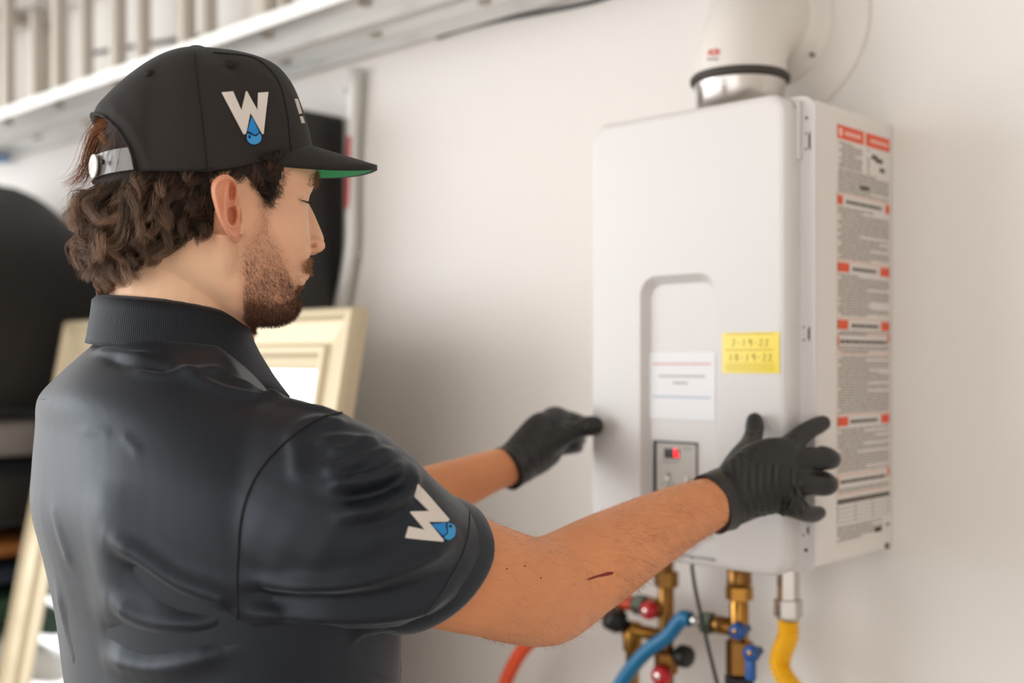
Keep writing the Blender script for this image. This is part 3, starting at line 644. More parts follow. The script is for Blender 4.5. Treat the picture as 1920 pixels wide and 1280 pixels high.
# ears: shaped relief
EAR = [(446,452),(436,449),(424,438),(411,420),(404,405),(399,388),(394,370),(393,354),(398,342),(409,333),(422,330),(434,334),(442,344),(446,360),(449,385),(453,410),(455,435),(452,449)]
def ear(side):
    n = 96; out = spline(EAR+[EAR[0]], n+1)[:-1]; ctr = np.array([428., 392.])
    rad = list(np.linspace(0, .95, 30))+[.975, .99, 1.0]
    g = lambda x, y, cx, cy, sx, sy, p=1.: math.exp(-((((x-cx)/sx)**2+((y-cy)/sy)**2)**p))
    V = []; F = []
    helix = spline([(444,374),(446,352),(438,341),(426,337.5),(413,341),(403,350),(400,363),(402,380),(406,398),(411,414),(420,430),(430,440)], 60)
    anti = spline([(424,352),(421,366),(419,384),(420,402),(424,418),(433,427),(442,424)], 40)
    def height(x, y):
        q = np.array([x, y]); dh = np.min(np.linalg.norm(helix-q, axis=1)); da = np.min(np.linalg.norm(anti-q, axis=1))
        h = .0048*math.exp(-(dh/4.6)**2)+.0042*math.exp(-(da/5.0)**2)
        h -= .0135*g(x, y, 434, 404, 8.5, 17, 1.6)                 # concha
        h -= .0080*g(x, y, 434, 360, 6.5, 16, 1.6)                 # hollow under the front helix
        h += .0062*math.exp(-((abs((x-436)*.47+(y-386)*.88))/2.6)**2)*g(x, y, 437, 386, 9, 12)   # crus of the helix
        h += .0040*g(x, y, 447, 404, 4.0, 9)                      # tragus
        h -= .0100*g(x, y, 438, 403, 3.8, 9, 1.5)                # ear canal
        h += .0022*g(x, y, 440, 443, 9, 8)                        # lobe
        return h
    for back_ in (0, 1):
        for rh in rad:
            for k in range(n):
                x, y = ctr+(out[k]-ctr)*rh
                l0 = .0862+.00030*(446-x)
                if y > 425: l0 -= .00022*(y-425)
                if back_: h = -.0035-.0035*math.sqrt(max(1-rh**2, 0)) if rh > .97 else -.0095
                else: h = height(x, y)*min(1, (1-rh)*9+.25)
                if x > 443: l0 -= .0010*(x-443)*min(1, max(0, (y-395)/20.) if y > 395 else max(0, (372-y)/15.))
                f, u = fu(x, y, .085); V.append(head(f, side*(l0+h), u))
    m = len(rad)
    for b in (0, 1):
        for i in range(m-1):
            for k in range(n): q = (b*m*n+i*n+k, b*m*n+i*n+(k+1) % n, b*m*n+(i+1)*n+(k+1) % n, b*m*n+(i+1)*n+k); F.append(q if (b == 0) == (side > 0) else q[::-1])
    for k in range(n):
        q = ((m-1)*n+k, (m-1)*n+(k+1) % n, m*n+(m-1)*n+(k+1) % n, m*n+(m-1)*n+k); F.append(q if side > 0 else q[::-1])
    return np.array(V), np.array(F)
for sd_ in (1, -1):
    R = [(*head(fu(x, y, .08)[0], sd_*.068, fu(x, y, .08)[1]), r) for x, y, r in ((440,346,.006),(441,375,.0065),(443,400,.0065),(447,425,.0075),(450,440,.006))]
    rsweep(parts, R, 14, 12)
BV, BF = remesh(np.array(parts.V), parts.F, .0017, 6, .5)
NB = normals(BV, BF); hb = tohead(BV); nrmh = tohead(BV+NB)-hb
def bump(f, l, u, sg, amp):
    for s in (1, -1):
        q = (hb-np.array([f, s*l, u]))/np.array(sg); w_ = np.exp(-(q**2).sum(1)); BV[:] += NB*(amp*w_)[:,None]
bump(.072, .036, UR(437,.07,.036), (.03,.020,.024), .0050)      # cheek
bump(.055, .055, UR(405,.05,.05), (.03,.02,.014), .0030)        # cheekbone
bump(.085, .036, UR(343,.08,.036), (.03,.022,.009), .0035)      # brow bone
bump(.060, .055, UR(382,.06,.055), (.02,.014,.014), -.0030)     # hollow beside the eye
bump(.03, .058, UR(480,.03,.05), (.03,.02,.02), -.0020)         # under the cheekbone
NHEAD = len(BV)
for s in (1, -1):
    f_, u_ = fu(438, 404, .08); q = np.linalg.norm((hb-np.array([f_, s*.075, u_]))/np.array([.0055, .02, .009]), axis=1)
    BV[:] -= (heada(np.array([[0., s*1., 0.]]))[0]-heada(np.array([[0., 0., 0.]]))[0])*(.020*np.exp(-q**4))[:,None]
for sd_ in (1, -1):
    eV, eF = ear(sd_); BF = np.vstack([BF, eF+len(BV)]); BV = np.vstack([BV, eV])
# eye slit and nostril pressed in
bvB = bvh_of(BV, BF)
NB = normals(BV, BF)
def press(pts, w_, amp, V, N, bvh, l_off=None):
    for px, py in pts:
        h, n_ = hit(bvh, px, py)
        if h is None: continue
        d = np.linalg.norm(V-np.array(h), axis=1); m = d < 4*w_; V[m] += N[m]*(amp*np.exp(-(d[m]/w_)**2))[:,None]
press([(x, 373+.22*(x-559)) for x in np.arange(559, 577, 2)], .0014, -.0012, BV, NB, bvB)
press([(585,463),(588,461.5),(591,461)], .0026, -.0032, BV, NB, bvB)
press(spline([(577,446),(577.5,455),(580,464)], 8), .0022, -.0010, BV, NB, bvB)
press([(x, 521.5) for x in np.arange(554, 570, 2)], .0014, -.001, BV, NB, bvB)
M_skin = mat('skin', (236, 180, 146), .5, bump=.12, bscale=900, var=.05, vscale=26, spec=.4, sss=.12)
person = obj('person', BV, BF, M_skin, None, True, False)
tag(person, 'man in black cap, dark navy polo and black gloves gripping the white heater', 'person')
hb = tohead(BV); pb_ = proj(BV)
mir_px = proj(heada(np.stack([hb[:,0], np.abs(hb[:,1]), hb[:,2]], 1)))   # every head vertex folded to our side
def inpoly(pt, poly):
    x, y = pt[:,0], pt[:,1]; r = np.zeros(len(pt), bool); n = len(poly)
    for i in range(n):
        x0, y0 = poly[i]; x1, y1 = poly[(i+1) % n]
        c = ((y0 > y) != (y1 > y)) & (x < (x1-x0)*(y-y0)/((y1-y0)+1e-9)+x0); r ^= c
    return r
# skin tint: redder ear and cheek, darker beard ground (a true colour of the skin there); neck light and nostril shade painted in
col = np.tile(np.array([*lin((242,187,152)), 1.0]), (len(BV), 1))
def tint(mask, c, k): col[mask, :3] = col[mask, :3]*(1-k)+np.array(lin(c))*k
armm = (pb_[:,0] > 700); tint(armm, (222,146,98), .95); nk_ = np.clip((UR(455)-hb[:,2])/.02, 0, 1)*np.clip((.03-hb[:,0])/.03, 0, 1)*(pb_[:,0] < 600); col[:,:3] = col[:,:3]*(1-nk_[:,None])+np.array(lin((247,201,165)))*nk_[:,None]  # light on the neck put into its skin colour; arms a darker orange
beard_poly = [(505,375),(487,375),(483,410),(474,440),(452,465),(448,500),(455,540),(452,575),(450,605),(480,625),(545,622),(575,590),(575,545),(560,535),(548,515),(560,490),(592,478),(597,500),(577,520),(545,500),(520,455),(503,425)]
face_v = (hb[:,2] > UR(625)) & (np.abs(hb[:,1]) < .1) & (hb[:,0] > -.03) & (hb[:,2] < .3)
bm_ = np.zeros(len(BV))
for dx, dy in ((0,0),(9,0),(-9,0),(0,9),(0,-9),(6,6),(-6,6),(6,-6),(-6,-6)): bm_ += inpoly(mir_px+np.array([dx, dy]), beard_poly)/9.
tint(face_v, (176,116,88), 0); k_ = (bm_*face_v*.42)[:,None]; col[:,:3] = col[:,:3]*(1-k_)+np.array(lin((172,112,84)))*k_
earm = np.arange(len(BV)) >= NHEAD; tint(earm, (226,136,106), .55); nm_ = np.exp(-(((pb_[:,0]-588)/4.)**2+((pb_[:,1]-462)/3.)**2))*face_v*(hb[:,1] > -.02); col[:,:3] = col[:,:3]*(1-.6*nm_[:,None])+np.array(lin((120,50,36)))*.6*nm_[:,None]  # redder ears; shade inside the nostril painted into the skin as dark red
at = person.data.color_attributes.new('tone', 'FLOAT_COLOR', 'POINT'); at.data.foreach_set('color', col.astype(np.float32).ravel())
nt = M_skin.node_tree; b = nt.nodes['Principled BSDF']; a_ = nt.nodes.new('ShaderNodeAttribute'); a_.attribute_name = 'tone'
sc_ = [n for n in nt.nodes if n.type == 'VECT_MATH'][0]; nt.links.new(a_.outputs['Color'], sc_.inputs[0])
def add_folds(V, N, bvh, folds, gain=1.0):
    dsp = np.zeros(len(V))
    for pl_, w_, amp in folds:
        A = [hit(bvh, x, y)[0] for x, y in spline(pl_, 26)]; A = [np.array(a) for a in A if a is not None]
        if len(A) < 3: continue
        A = np.array(A); lo = A.min(0)-4*w_; hi = A.max(0)+4*w_; idx = np.where(((V > lo) & (V < hi)).all(1))[0]
        if not len(idx): continue
        Q = V[idx]; dm = np.full(len(idx), 9.); tt = np.zeros(len(idx))
        for i in range(len(A)-1):
            ab = A[i+1]-A[i]; t = np.clip(((Q-A[i])@ab)/(ab@ab+1e-12), 0, 1); q = np.linalg.norm(Q-(A[i]+t[:,None]*ab), axis=1)
            u = q < dm; dm[u] = q[u]; tt[u] = (i+t[u])/(len(A)-1)
        dsp[idx] += gain*amp*np.exp(-(dm/w_)**2)*np.clip(np.minimum(tt, 1-tt)*5+.25, 0, 1)
    return V+N*dsp[:,None]
# ---- cap
M_cap = mat('black_twill', (47, 43, 41), .8, bump=.25, bscale=1400, spec=.25, sheen=.12)
AF, AU = -.0072, .287
hvF = np.array([(1,0),(.975,.12),(.952,.23),(.905,.42),(.847,.606),(.785,.74),(.69,.865),(.55,.94),(.365,.983),(.15,.998),(0,1)])
hvB = np.array([(1,0),(1.0,.25),(.967,.49),(.87,.60),(.725,.71),(.55,.82),(.353,.914),(.15,.975),(0,1)])
hvS = np.array([(1,0),(1.0,.22),(.97,.45),(.90,.64),(.79,.78),(.64,.885),(.46,.95),(.24,.985),(0,1)])
def resamp(A, n):
    A = spline(A, 200); L = np.concatenate([[0], np.cumsum(np.linalg.norm(np.diff(A, axis=0), axis=1))]); t = np.linspace(0, L[-1], n)
    return np.stack([np.interp(t, L, A[:,0]), np.interp(t, L, A[:,1])], 1)
NT = 64; NA = 240; hF, hB, hS = (resamp(q, NT) for q in (hvF, hvB, hvS))
def base(az):                           # az 0 = front, + towards our side
    c, s = math.cos(az), math.sin(az)
    f = (.1057*c if c > 0 else .093*c)+AF; l = .084*math.copysign(abs(s)**.92, s)
    uf, ub, usd = .2010, .1595, .171-.095*l
    u = (uf*max(c,0)**1.3+ub*max(-c,0)**1.3+usd*abs(s)**(2.4 if c > 0 else 1.6))/(max(c,0)**1.3+max(-c,0)**1.3+abs(s)**(2.4 if c > 0 else 1.6))
    return f, l, u
def crown(az, t):                       # t in 0..1
    f, l, u = base(az); i = t*(NT-1); k = min(int(i), NT-2); q = i-k
    lerp = lambda A: A[k]*(1-q)+A[k+1]*q
    c, s = math.cos(az), math.sin(az); wf, wb, ws = max(c,0)**2, max(-c,0)**2, s*s
    h, v = lerp(hF)*wf+lerp(hB)*wb+lerp(hS)*ws
    return f*h+AF*(1-h), l*h, u+(AU-u)*v
cr = MB(); V = []; F = []; keep = {}
def opening(az, t):
    d = abs(abs(az)-math.pi); A0 = math.radians(53)
    if d > A0: return False
    f, l, u = crown(az, t); ub = .1595; top = fu(178, 219)[1]; x = d/A0
    return (u-ub) < (top-ub)*math.sqrt(max(1-x**2.2, 0))
cols = [-math.pi+2*math.pi*k/NA for k in range(NA)]
for it in range(NT):
    for az in cols:
        t = it/(NT-1)*.995
        f, l, u = crown(az, t)
        ridge = sum(math.exp(-((math.remainder(az-math.radians(q), 2*math.pi))/.05)**2) for q in (0, 62, -62, 121, -121, 180))
        dent = .0022*math.exp(-((az-math.radians(88))/.32)**2)*math.exp(-((t-.62)/.16)**2)+.003*math.exp(-((az-math.radians(118))/.16)**2)*math.exp(-((t-.30)/.2)**2)
        k_ = 1-.010*ridge*(t > .05)*(1-t)-dent/.08
        V.append(head(AF+(f-AF)*k_, l*k_, u))
for i in range(NT-1):
    for k in range(NA):
        k2 = (k+1) % NA; m1 = math.remainder(cols[k]+math.pi/NA, 2*math.pi)
        if opening(m1, (i+.5)/(NT-1)*.995): continue
        F.append((i*NA+k, i*NA+k2, (i+1)*NA+k2, (i+1)*NA+k))
F.append(tuple((NT-1)*NA+k for k in range(NA)))
# pull the jagged rim of the opening on to its arch
V = np.array(V)
F4 = np.array([f for f in F if len(f) == 4]); bv0 = bvh_of(V, F4); Nc = normals(V, F4); Nc *= np.sign(((V-head(AF, 0, .2))*Nc).sum(1))[:,None]
V = add_folds(V, Nc, bv0, [([(205,205),(235,225),(262,265),(285,325)],.0055,.0022),([(262,300),(258,318),(256,334)],.004,-.0012),([(425,118),(455,150),(478,205)],.010,-.0028),([(395,112),(420,150),(430,190)],.009,.0016),([(500,135),(520,185),(530,240)],.010,.0012),([(300,150),(275,190),(262,240)],.012,.0014)])
capo = obj('cap', V, F, M_cap, person, True)
sm = capo.modifiers.new('thick', 'SOLIDIFY'); sm.thickness = .0016; sm.offset = -1
tag(capo, 'black flat-brim cap with a white letter on its side')
bvC = bvh_of(V, [f for f in F if len(f) == 4])
def on_surface(bvh, pts, lift=.0008):
    out = []
    for px, py in pts:
        h, n_ = hit(bvh, px, py)
        if h is None: continue
        d = Vector(ray(px, py)).normalized(); n_ = n_ if n_.dot(d) < 0 else -n_; out.append(np.array(h+n_*lift))
    return out
def line_on(name, bvh, pts, r, m, parent, n=40, lift=.0004):
    A = on_surface(bvh, spline(pts, n), lift); 
    if len(A) > 3: return MB().sweep(A, r, 6).o(name, m, parent, True)
M_seam = mat('black_stitching', (13, 12, 12), .8)
line_on('panel_seam', bvC, [(363,99),(368,140),(375,200),(382,260),(388,325)], .0007, M_seam, capo)
line_on('panel_seam', bvC, [(400,99),(470,107),(505,130),(527,165),(540,225),(546,289)], .0007, M_seam, capo)
line_on('rim_stitching', bvC, [(196,224),(212,232),(226,247),(236,272),(243,305),(246,338)], .0006, M_seam, capo)
line_on('rim_stitching', bvC, [(252,331),(300,327),(350,321),(400,314)], .0005, M_seam, capo)
f_, u_ = AF, AU
MB().lathe(head(AF, 0, AU-.001), (0, 0, 1), [(.0085, 0), (.0085, .002), (.0065, .0045), (0, .0055)], 22).o('button', M_cap, capo, True)
for px, py in ((278, 137), (433, 121)):
    q = on_surface(bvC, [(px, py)], .0003); h, n_ = hit(bvC, px, py)
    if q:
        MB().lathe(q[0], n_, [(.0042, -.0008), (.0042, .0004), (.003, .0010), (.0016, .0006), (.0012, -.0006), (0, -.0008)], 16).o('eyelet', M_seam, capo, True)
# bound edge round the opening
top_ = fu(178, 219)[1]-.1595; A_ = []
for q in np.linspace(-1, 1, 61):
    az = math.pi+q*math.radians(53); x = abs(q); want = .1595+top_*math.sqrt(max(1-x**2.2, 0)); ts = np.linspace(0, .99, 160)
    us_ = np.array([crown(az, t)[2] for t in ts]); t = ts[np.argmin(np.abs(us_-want))]; f, l, u = crown(az, t)
    A_.append(head(AF+(f-AF)*.998, l*.998, u))
MB().sweep(A_, [(.0030, .0011)]*len(A_), 10, tuple(np.array(A_[0])-head(AF, 0, .2))).o('bound_edge', M_cap, capo, True)
# brim: arched visor with a green underside
NBq = 41; NR = 9
def brim_pt(q, r, dz):                  # q -1..1 across (+ = our side), r 0..1 outwards
    az = q*math.radians(54); f0, l0, u0 = base(az); f0 = AF+(f0-AF)*.985; l0 *= .985
    e = 1-abs(q)**3.2; ext = .063*e
    f1 = f0+ext; l1 = l0*(1-.0*e)
    f = f0+(f1-f0)*r; l = l0+(l1-l0)*r
    uu = u0-.0135*r*e-.0055*max(q, 0)*r+.003*max(-q, 0)*r
    return f, l, uu+dz
def brim_sheet(d0, d1, shrink, name, m):
    V = []; F = []
    for d in (d0, d1):
        for i in range(NBq):
            q = (-1+2*i/(NBq-1))*(1-shrink*1.2)
            for j in range(NR): V.append(head(*brim_pt(q, j/(NR-1)*(1-shrink), d)))
    n1 = NBq*NR
    for b in (0, 1):
        for i in range(NBq-1):
            for j in range(NR-1): F.append((b*n1+i*NR+j, b*n1+(i+1)*NR+j, b*n1+(i+1)*NR+j+1, b*n1+i*NR+j+1))
    for i in range(NBq-1):
        F.append((i*NR+NR-1, (i+1)*NR+NR-1, n1+(i+1)*NR+NR-1, n1+i*NR+NR-1)); F.append((i*NR, (i+1)*NR, n1+(i+1)*NR, n1+i*NR))
    for i in (0, NBq-1):
        for j in range(NR-1): F.append((i*NR+j, i*NR+j+1, n1+i*NR+j+1, n1+i*NR+j))
    return obj(name, V, F, m, capo, True)
br = brim_sheet(-.0020, .0028, 0, 'brim', M_cap)
gb = brim_sheet(-.0022, -.0012, .055, 'brim_underside', mat('green_lining', (64, 190, 122), .75)); gb['label'] = 'green lining under the brim'
# strap across the opening with a round pale badge
sv = []; 
for k in range(25):
    az = math.pi-math.radians(51)+math.radians(102)*k/24; f, l, u = base(az); x = abs(k-12)/12
    for s_, dz in ((1, .004), (1, .0235), (.982, .0235), (.982, .004)): sv.append(head(AF+(f-AF)*s_*.983, l*s_*.983, .1575+(u-.1575)*x*.6+dz))
sf = []
for k in range(24):
    for j in range(4): sf.append((k*4+j, k*4+(j+1) % 4, (k+1)*4+(j+1) % 4, (k+1)*4+j))
obj('snap_strap', sv, sf, mat('clear_grey_plastic', (168, 164, 162), .25, trans=.45), capo, False)
f, l, u = base(math.radians(162)); c = head(AF+(f-AF)*1.01, l*1.01, .1575+.0135); ax_ = c-head(AF, 0, .171)
bd = MB().lathe(c, ax_, [(.0105, 0), (.0105, .0012), (.0098, .0016), (0, .0018)], 24).o('round_badge', mat('pale_badge', (226, 222, 214), .4), capo, True)
f, l, u = base(math.radians(150)); c = head(AF+(f-AF)*1.015, l*1.015, .1575+.0150); MB().lathe(c, c-head(AF, 0, .172), [(.0022, 0), (.0022, .002), (0, .0028)], 10).o('snap_stud', M_black, capo, True)
# ---- embroidered badges
M_emb = mat('white_embroidery', (232, 222, 214), .75, bump=.4, bscale=1500); M_blue = mat('blue_embroidery', (28, 140, 214), .7, bump=.4, bscale=1500); M_nav = mat('navy_embroidery', (12, 20, 56), .75)
def decal(name, bvh, poly, m, parent, lift=.0006, thick=.0007, cuts=3):
    from mathutils.geometry import delaunay_2d_cdt
    pl_ = np.array(poly, float); pts = []
    for i in range(len(pl_)):
        p, q = pl_[i], pl_[(i+1) % len(pl_)]; k = max(1, int(np.linalg.norm(q-p)/4))
        for j in range(k): pts.append(p+(q-p)*j/k)
    nb_ = len(pts); g_ = np.array([(x, y) for x in np.arange(pl_[:,0].min(), pl_[:,0].max(), 4.) for y in np.arange(pl_[:,1].min(), pl_[:,1].max(), 4.)])
    if len(g_):
        ins = inpoly(g_, [tuple(p) for p in pl_]); dd_ = np.array([np.min(np.linalg.norm(np.array(pts)-g, axis=1)) for g in g_]); pts += list(g_[ins & (dd_ > 1.5)])
    cv_, ce_, fs, *_r = delaunay_2d_cdt([Vector(p) for p in pts], [(i, (i+1) % nb_) for i in range(nb_)], [], 1, 1e-4)
    fs = [f for f in fs if inpoly(np.array([np.mean([cv_[i] for i in f], axis=0)]), [tuple(p) for p in pl_])[0]]
    V = []
    for v in cv_:
        h, n_ = hit(bvh, v.x, v.y)
        if h is None: V.append(None); continue
        d = Vector(ray(v.x, v.y)).normalized(); n_ = n_ if n_.dot(d) < 0 else -n_; V.append((np.array(h), np.array(n_)))
    ok = [i for i, v in enumerate(V) if v is not None]; mp_ = {i: k for k, i in enumerate(ok)}; n = len(ok)
    if n < 3: return None
    VV = [V[i][0]+V[i][1]*(lift+thick) for i in ok]+[V[i][0]+V[i][1]*(lift-.0004) for i in ok]; FF = []
    fs = [list(f) for f in fs if all(i in mp_ for i in f)]
    cnt = {}
    for f in fs:
        g = [mp_[i] for i in f]; FF.append(tuple(g)); FF.append(tuple(n+i for i in g[::-1]))
        for a, b in zip(g, g[1:]+g[:1]): k = (min(a, b), max(a, b)); cnt[k] = cnt.get(k, 0)+1
    for (a, b), c_ in cnt.items():
        if c_ == 1: FF.append((a, b, n+b, n+a))
    return obj(name, VV, FF, m, parent, False)
def badge(bvh, parent, T, s=1.0):       # T maps the cap-crop coordinates (0..1280) to pixels
    t = lambda pts: [T(*p) for p in pts]
    Wp = [(165,150),(380,132),(552,512),(640,132),(660,128),(872,512),(890,160),(1088,145),(992,975),(965,978),(728,555),(655,925),(635,978),(598,982)]
    w_ = decal('letter_badge', bvh, t(Wp), M_emb, parent, .0006, .0009)
    out = [(728,560)]+[(900,915)]+[(800+158*math.cos(a), 1045+150*math.sin(a)) for a in np.linspace(-.45, math.pi+.35, 18)]+[(655,930)]
    decal('drop_outline', bvh, t(out), M_nav, parent, .0004, .0005)
    decal('drop_tip', bvh, t([(745,650),(770,660),(892,925),(880,960),(825,998),(770,970),(720,930),(672,925)]), M_blue, parent, .0008, .0007)
    low = [(660,975),(700,975),(760,1005),(815,1025),(850,1022),(905,965)]+[(802+142*math.cos(a), 1050+135*math.sin(a)) for a in np.linspace(-.5, math.pi+.25, 18)]
    decal('drop_base', bvh, t(low), mat('light_blue_embroidery', (62, 160, 224), .7, bump=.4, bscale=1500), parent, .0008, .0007)
    decal('drop_dot', bvh, t([(710+24*math.cos(a), 1035+36*math.sin(a)) for a in np.linspace(0, 2*math.pi, 11)[:-1]]), M_nav, parent, .0012, .0007)
badge(bvC, capo, lambda x, y: (400+x/10.667, 160+y/10.667))
for poly in ([(551.5,186),(554.5,186),(562.5,213.5),(560,214)], [(555.5,186),(557.2,189),(564.2,213),(563.3,213)], [(561.3,218.5),(563.3,218.5),(567.5,231),(565,231.5)], [(564,218.5),(565.5,219.5),(569.6,231),(568.4,231)]):
    decal('front_lettering', bvC, poly, M_emb, capo, .0006, .0008)
# ---- polo shirt
M_polo = mat('navy_jersey', (10, 12, 22), .47, bump=.10, bscale=900, spec=.5, sheen=.2, stint=(.78, .88, 1.))
sp = MB(); torso(sp, .004, ring_rows[1:], 48, 60)
rsl = [(-.235,1.04,-.105,.083,.085),(-.185,.99,-.122,.090,.084),(-.150,.972,-.138,.090,.082),(-.118,.985,-.157,.082,.074),(-.09,1.008,-.171,.071,.067),(-.068,1.03,-.182,.0625,.061),(-.060,1.038,-.186,.0605,.0595)]
rsweep(sp, crow(rsl), 24, 30, ARM_UP)
lsl = [(-.34,1.16,-.08,.075,.08),(-.395,1.225,-.10,.072,.07),(-.34,1.285,-.135,.068,.066),(-.285,1.325,-.16,.064,.062)]
rsweep(sp, crow(lsl), 18, 26, ARM_UP)
# armpit web of cloth between the sleeve and the chest
rsweep(sp, crow([(-.20,1.02,-.16,.06),(-.14,1.02,-.205,.055),(-.10,1.04,-.225,.04)]), 12, 18, ARM_UP)
SV, SF = remesh(np.array(sp.V), sp.F, .0034, 10, .5)
# open the sleeve ends
def open_end(V, Fq, c, ax, r):
    fc = V[Fq].mean(1); ax = ax/np.linalg.norm(ax); d = (fc-c)@ax; rad = np.linalg.norm((fc-c)-d[:,None]*ax, axis=1)
    return Fq[~((d > 0) & (rad < r) & (d < .06))]
he = cwa([rsl[-1][:3]])[0]; ha = he-cwa([rsl[-3][:3]])[0]
axn = ha/np.linalg.norm(ha); upn = np.array([0, 0, 1.])-axn*axn[2]; upn /= np.linalg.norm(upn)
def shear(V):
    q = V-he; d = q@axn; v = q@upn; rad = np.linalg.norm(q-d[:,None]*axn, axis=1); w = np.clip((d+.10)/.10, 0, 1)*np.clip((.10-rad)/.025, 0, 1)*(d < .05)
    return V-axn*(w*np.maximum(-v+.02, 0)*.50)[:,None]
fc_ = SV[SF].mean(1)-he; dd_ = fc_@axn; e1n = np.cross(axn, upn); sgn = np.sign(e1n@(cw(0, 1, 0)-cw(0, 0, 0))); SF = SF[~((dd_ > -.014) & (np.linalg.norm(fc_-dd_[:,None]*axn, axis=1) < .0655) & (dd_ < .04))]
SV = shear(SV)
lin_ = MB(); torso(lin_, .0005, ring_rows[4:], 40, 48)
le = cwa([lsl[-1][:3]])[0]; la = le-cwa([lsl[-2][:3]])[0]; SF = open_end(SV, SF, le-la/np.linalg.norm(la)*.006, la, .10)
# open neck
ntop = SV[SF].mean(1); nc_ = cw((329-960)/FPX*1.092, 1.092, 0); SF = SF[~((ntop[:,2] > 1.47) & (np.hypot(ntop[:,0]-nc_[0], ntop[:,1]-nc_[1]) < .0615))]
# folds: (polyline in pixels, width, height)
bvS = bvh_of(SV, SF); NSh = normals(SV, SF)
folds = [
 ([(705,828),(660,845),(610,850)],.006,.004),([(735,850),(690,862),(640,878),(600,885)],.006,.005),([(755,872),(715,895),(660,905),(610,910)],.006,.006),([(775,885),(762,920),(735,945),(690,960),(640,965)],.006,.006),
 ([(690,880),(640,893)],.005,-.003),([(750,905),(700,925),(640,935)],.005,-.004),([(765,945),(720,975),(660,985)],.006,-.003),
 ([(850,1010),(800,1045),(740,1070),(660,1090),(580,1095),(460,1090)],.007,.005),([(860,1060),(790,1095),(700,1120),(600,1125),(460,1120)],.008,-.004),([(840,1110),(770,1140),(680,1152),(560,1150),(455,1150)],.008,.006),([(820,1150),(740,1180),(640,1190),(500,1185)],.008,-.005),
 ([(215,1005),(270,1040),(330,1085),(400,1115),(440,1130)],.009,.006),([(230,1050),(290,1100),(360,1140),(440,1155)],.009,-.005),([(215,1120),(280,1160),(360,1170),(440,1160)],.010,.006),([(205,1180),(280,1205),(380,1195),(450,1170)],.010,-.006),([(200,1235),(300,1250),(420,1215)],.010,.005),
 ([(215,900),(205,1000),(208,1100),(212,1200)],.030,.004),([(185,660),(230,668),(280,672)],.005,.003),([(200,672),(250,690),(330,700)],.006,-.003),([(240,690),(300,706),(370,700),(420,690)],.006,.003),([(330,690),(400,730),(470,745),(540,745)],.007,.004),([(430,705),(500,740),(560,760),(640,775)],.006,.003),
 ([(150,807),(190,808),(205,818)],.004,.0008),([(228,815),(262,850)],.004,.0008),([(545,800),(555,850),(560,900)],.007,.003),([(560,800),(600,790),(650,800)],.008,.003),([(590,830),(640,825),(690,835)],.006,.003),
 ([(95,940),(110,1000),(130,1060)],.007,.0012),([(105,1100),(120,1180),(140,1260)],.010,.002)]
SV = add_folds(SV, NSh, bvS, folds, 1.35); disp = np.zeros(len(SV))
r_ = np.random.default_rng(5)
for k in range(7):
    fr_ = r_.normal(size=3)*r_.uniform(14, 34); disp += .0007*np.sin(SV@fr_+r_.uniform(0, 6))
SV = SV+NSh*disp[:,None]
_lf = [f for f in lin_.F if len(f) == 4]; SFA = np.vstack([SF, np.array(_lf)+len(SV)]); SVA = np.vstack([SV, np.array(lin_.V)])
shirt = obj('polo_shirt', SVA, SFA, M_polo, person, True, False)
sd = shirt.modifiers.new('thick', 'SOLIDIFY'); sd.thickness = .002; sd.offset = -1
shirt['label'] = 'dark navy short-sleeved polo shirt with a white letter on the sleeve'
bvS = bvh_of(SV, SF)
M_sst = mat('shirt_seam', (12, 12, 15), .7)
line_on('shoulder_seam', bvS, [(668,770),(630,776),(595,786),(560,808),(520,842),(488,880),(465,925),(452,975),(446,1040),(444,1100),(445,1160)], .0011, M_sst, shirt, 70)
line_on('hem_seam', bvS, [(880,945),(880,985),(872,1025),(855,1065),(828,1110),(795,1155),(765,1185)], .0006, mat('seam_thread', (44, 44, 50), .7), shirt, 60, .0003)
# rolled hem ring following the opening
bmh = bmesh.new(); bmh.from_mesh(shirt.data)
ed = [e for e in bmh.edges if len(e.link_faces) == 1]
og = ORG[shirt.name]; hv = {}
for e in ed:
    for v in e.verts: hv[v.index] = np.array(v.co)+og
bmh.free()
hp_ = np.array([p for p in hv.values() if np.linalg.norm(p-he) < .095])
if len(hp_) > 10:
    ax = ha/np.linalg.norm(ha); e1 = np.cross(ax, [0, 0, 1]); e1 /= np.linalg.norm(e1); e2 = np.cross(ax, e1); q = hp_-hp_.mean(0)
    ang = np.arctan2(q@e2, q@e1); o_ = np.argsort(ang); B = hp_[o_]; nb = 48
    ring = np.array([B[np.abs(np.angle(np.exp(1j*(ang[o_]-t)))) < .16].mean(0) for t in np.linspace(-math.pi, math.pi, nb, endpoint=False)])
    for _ in range(3): ring = (np.roll(ring, 1, 0)+ring*2+np.roll(ring, -1, 0))/4
    cen = ring.mean(0); V = []; F = []
    for k in range(nb):
        rd_ = ring[k]-cen; rl = np.linalg.norm(rd_); rd_ /= rl
        for (dr, dx) in ((.0012, -.024), (.0034, -.018), (.0042, .000), (.0036, .009), (.002, .0125), (-.0015, .012), (-.003, -.004)): V.append(ring[k]+rd_*dr+ax*dx)
    for k in range(nb):
        for j in range(6): F.append((k*7+j, ((k+1) % nb)*7+j, ((k+1) % nb)*7+j+1, k*7+j+1))
    obj('sleeve_hem', V, F, M_polo, shirt, True)
# sleeve badge: affine map from the cap badge on to three traced points
src = np.array([(165,150,1),(1088,145,1),(598,982,1)], float); dst = np.array([(640+857/6, 850+348/6), (640+715/6, 850+945/6), (640+1200/6, 850+742/6)])
AFF = np.linalg.solve(src, dst)
badge(bvS, shirt, lambda x, y: tuple(np.array([x, y, 1.])@AFF))
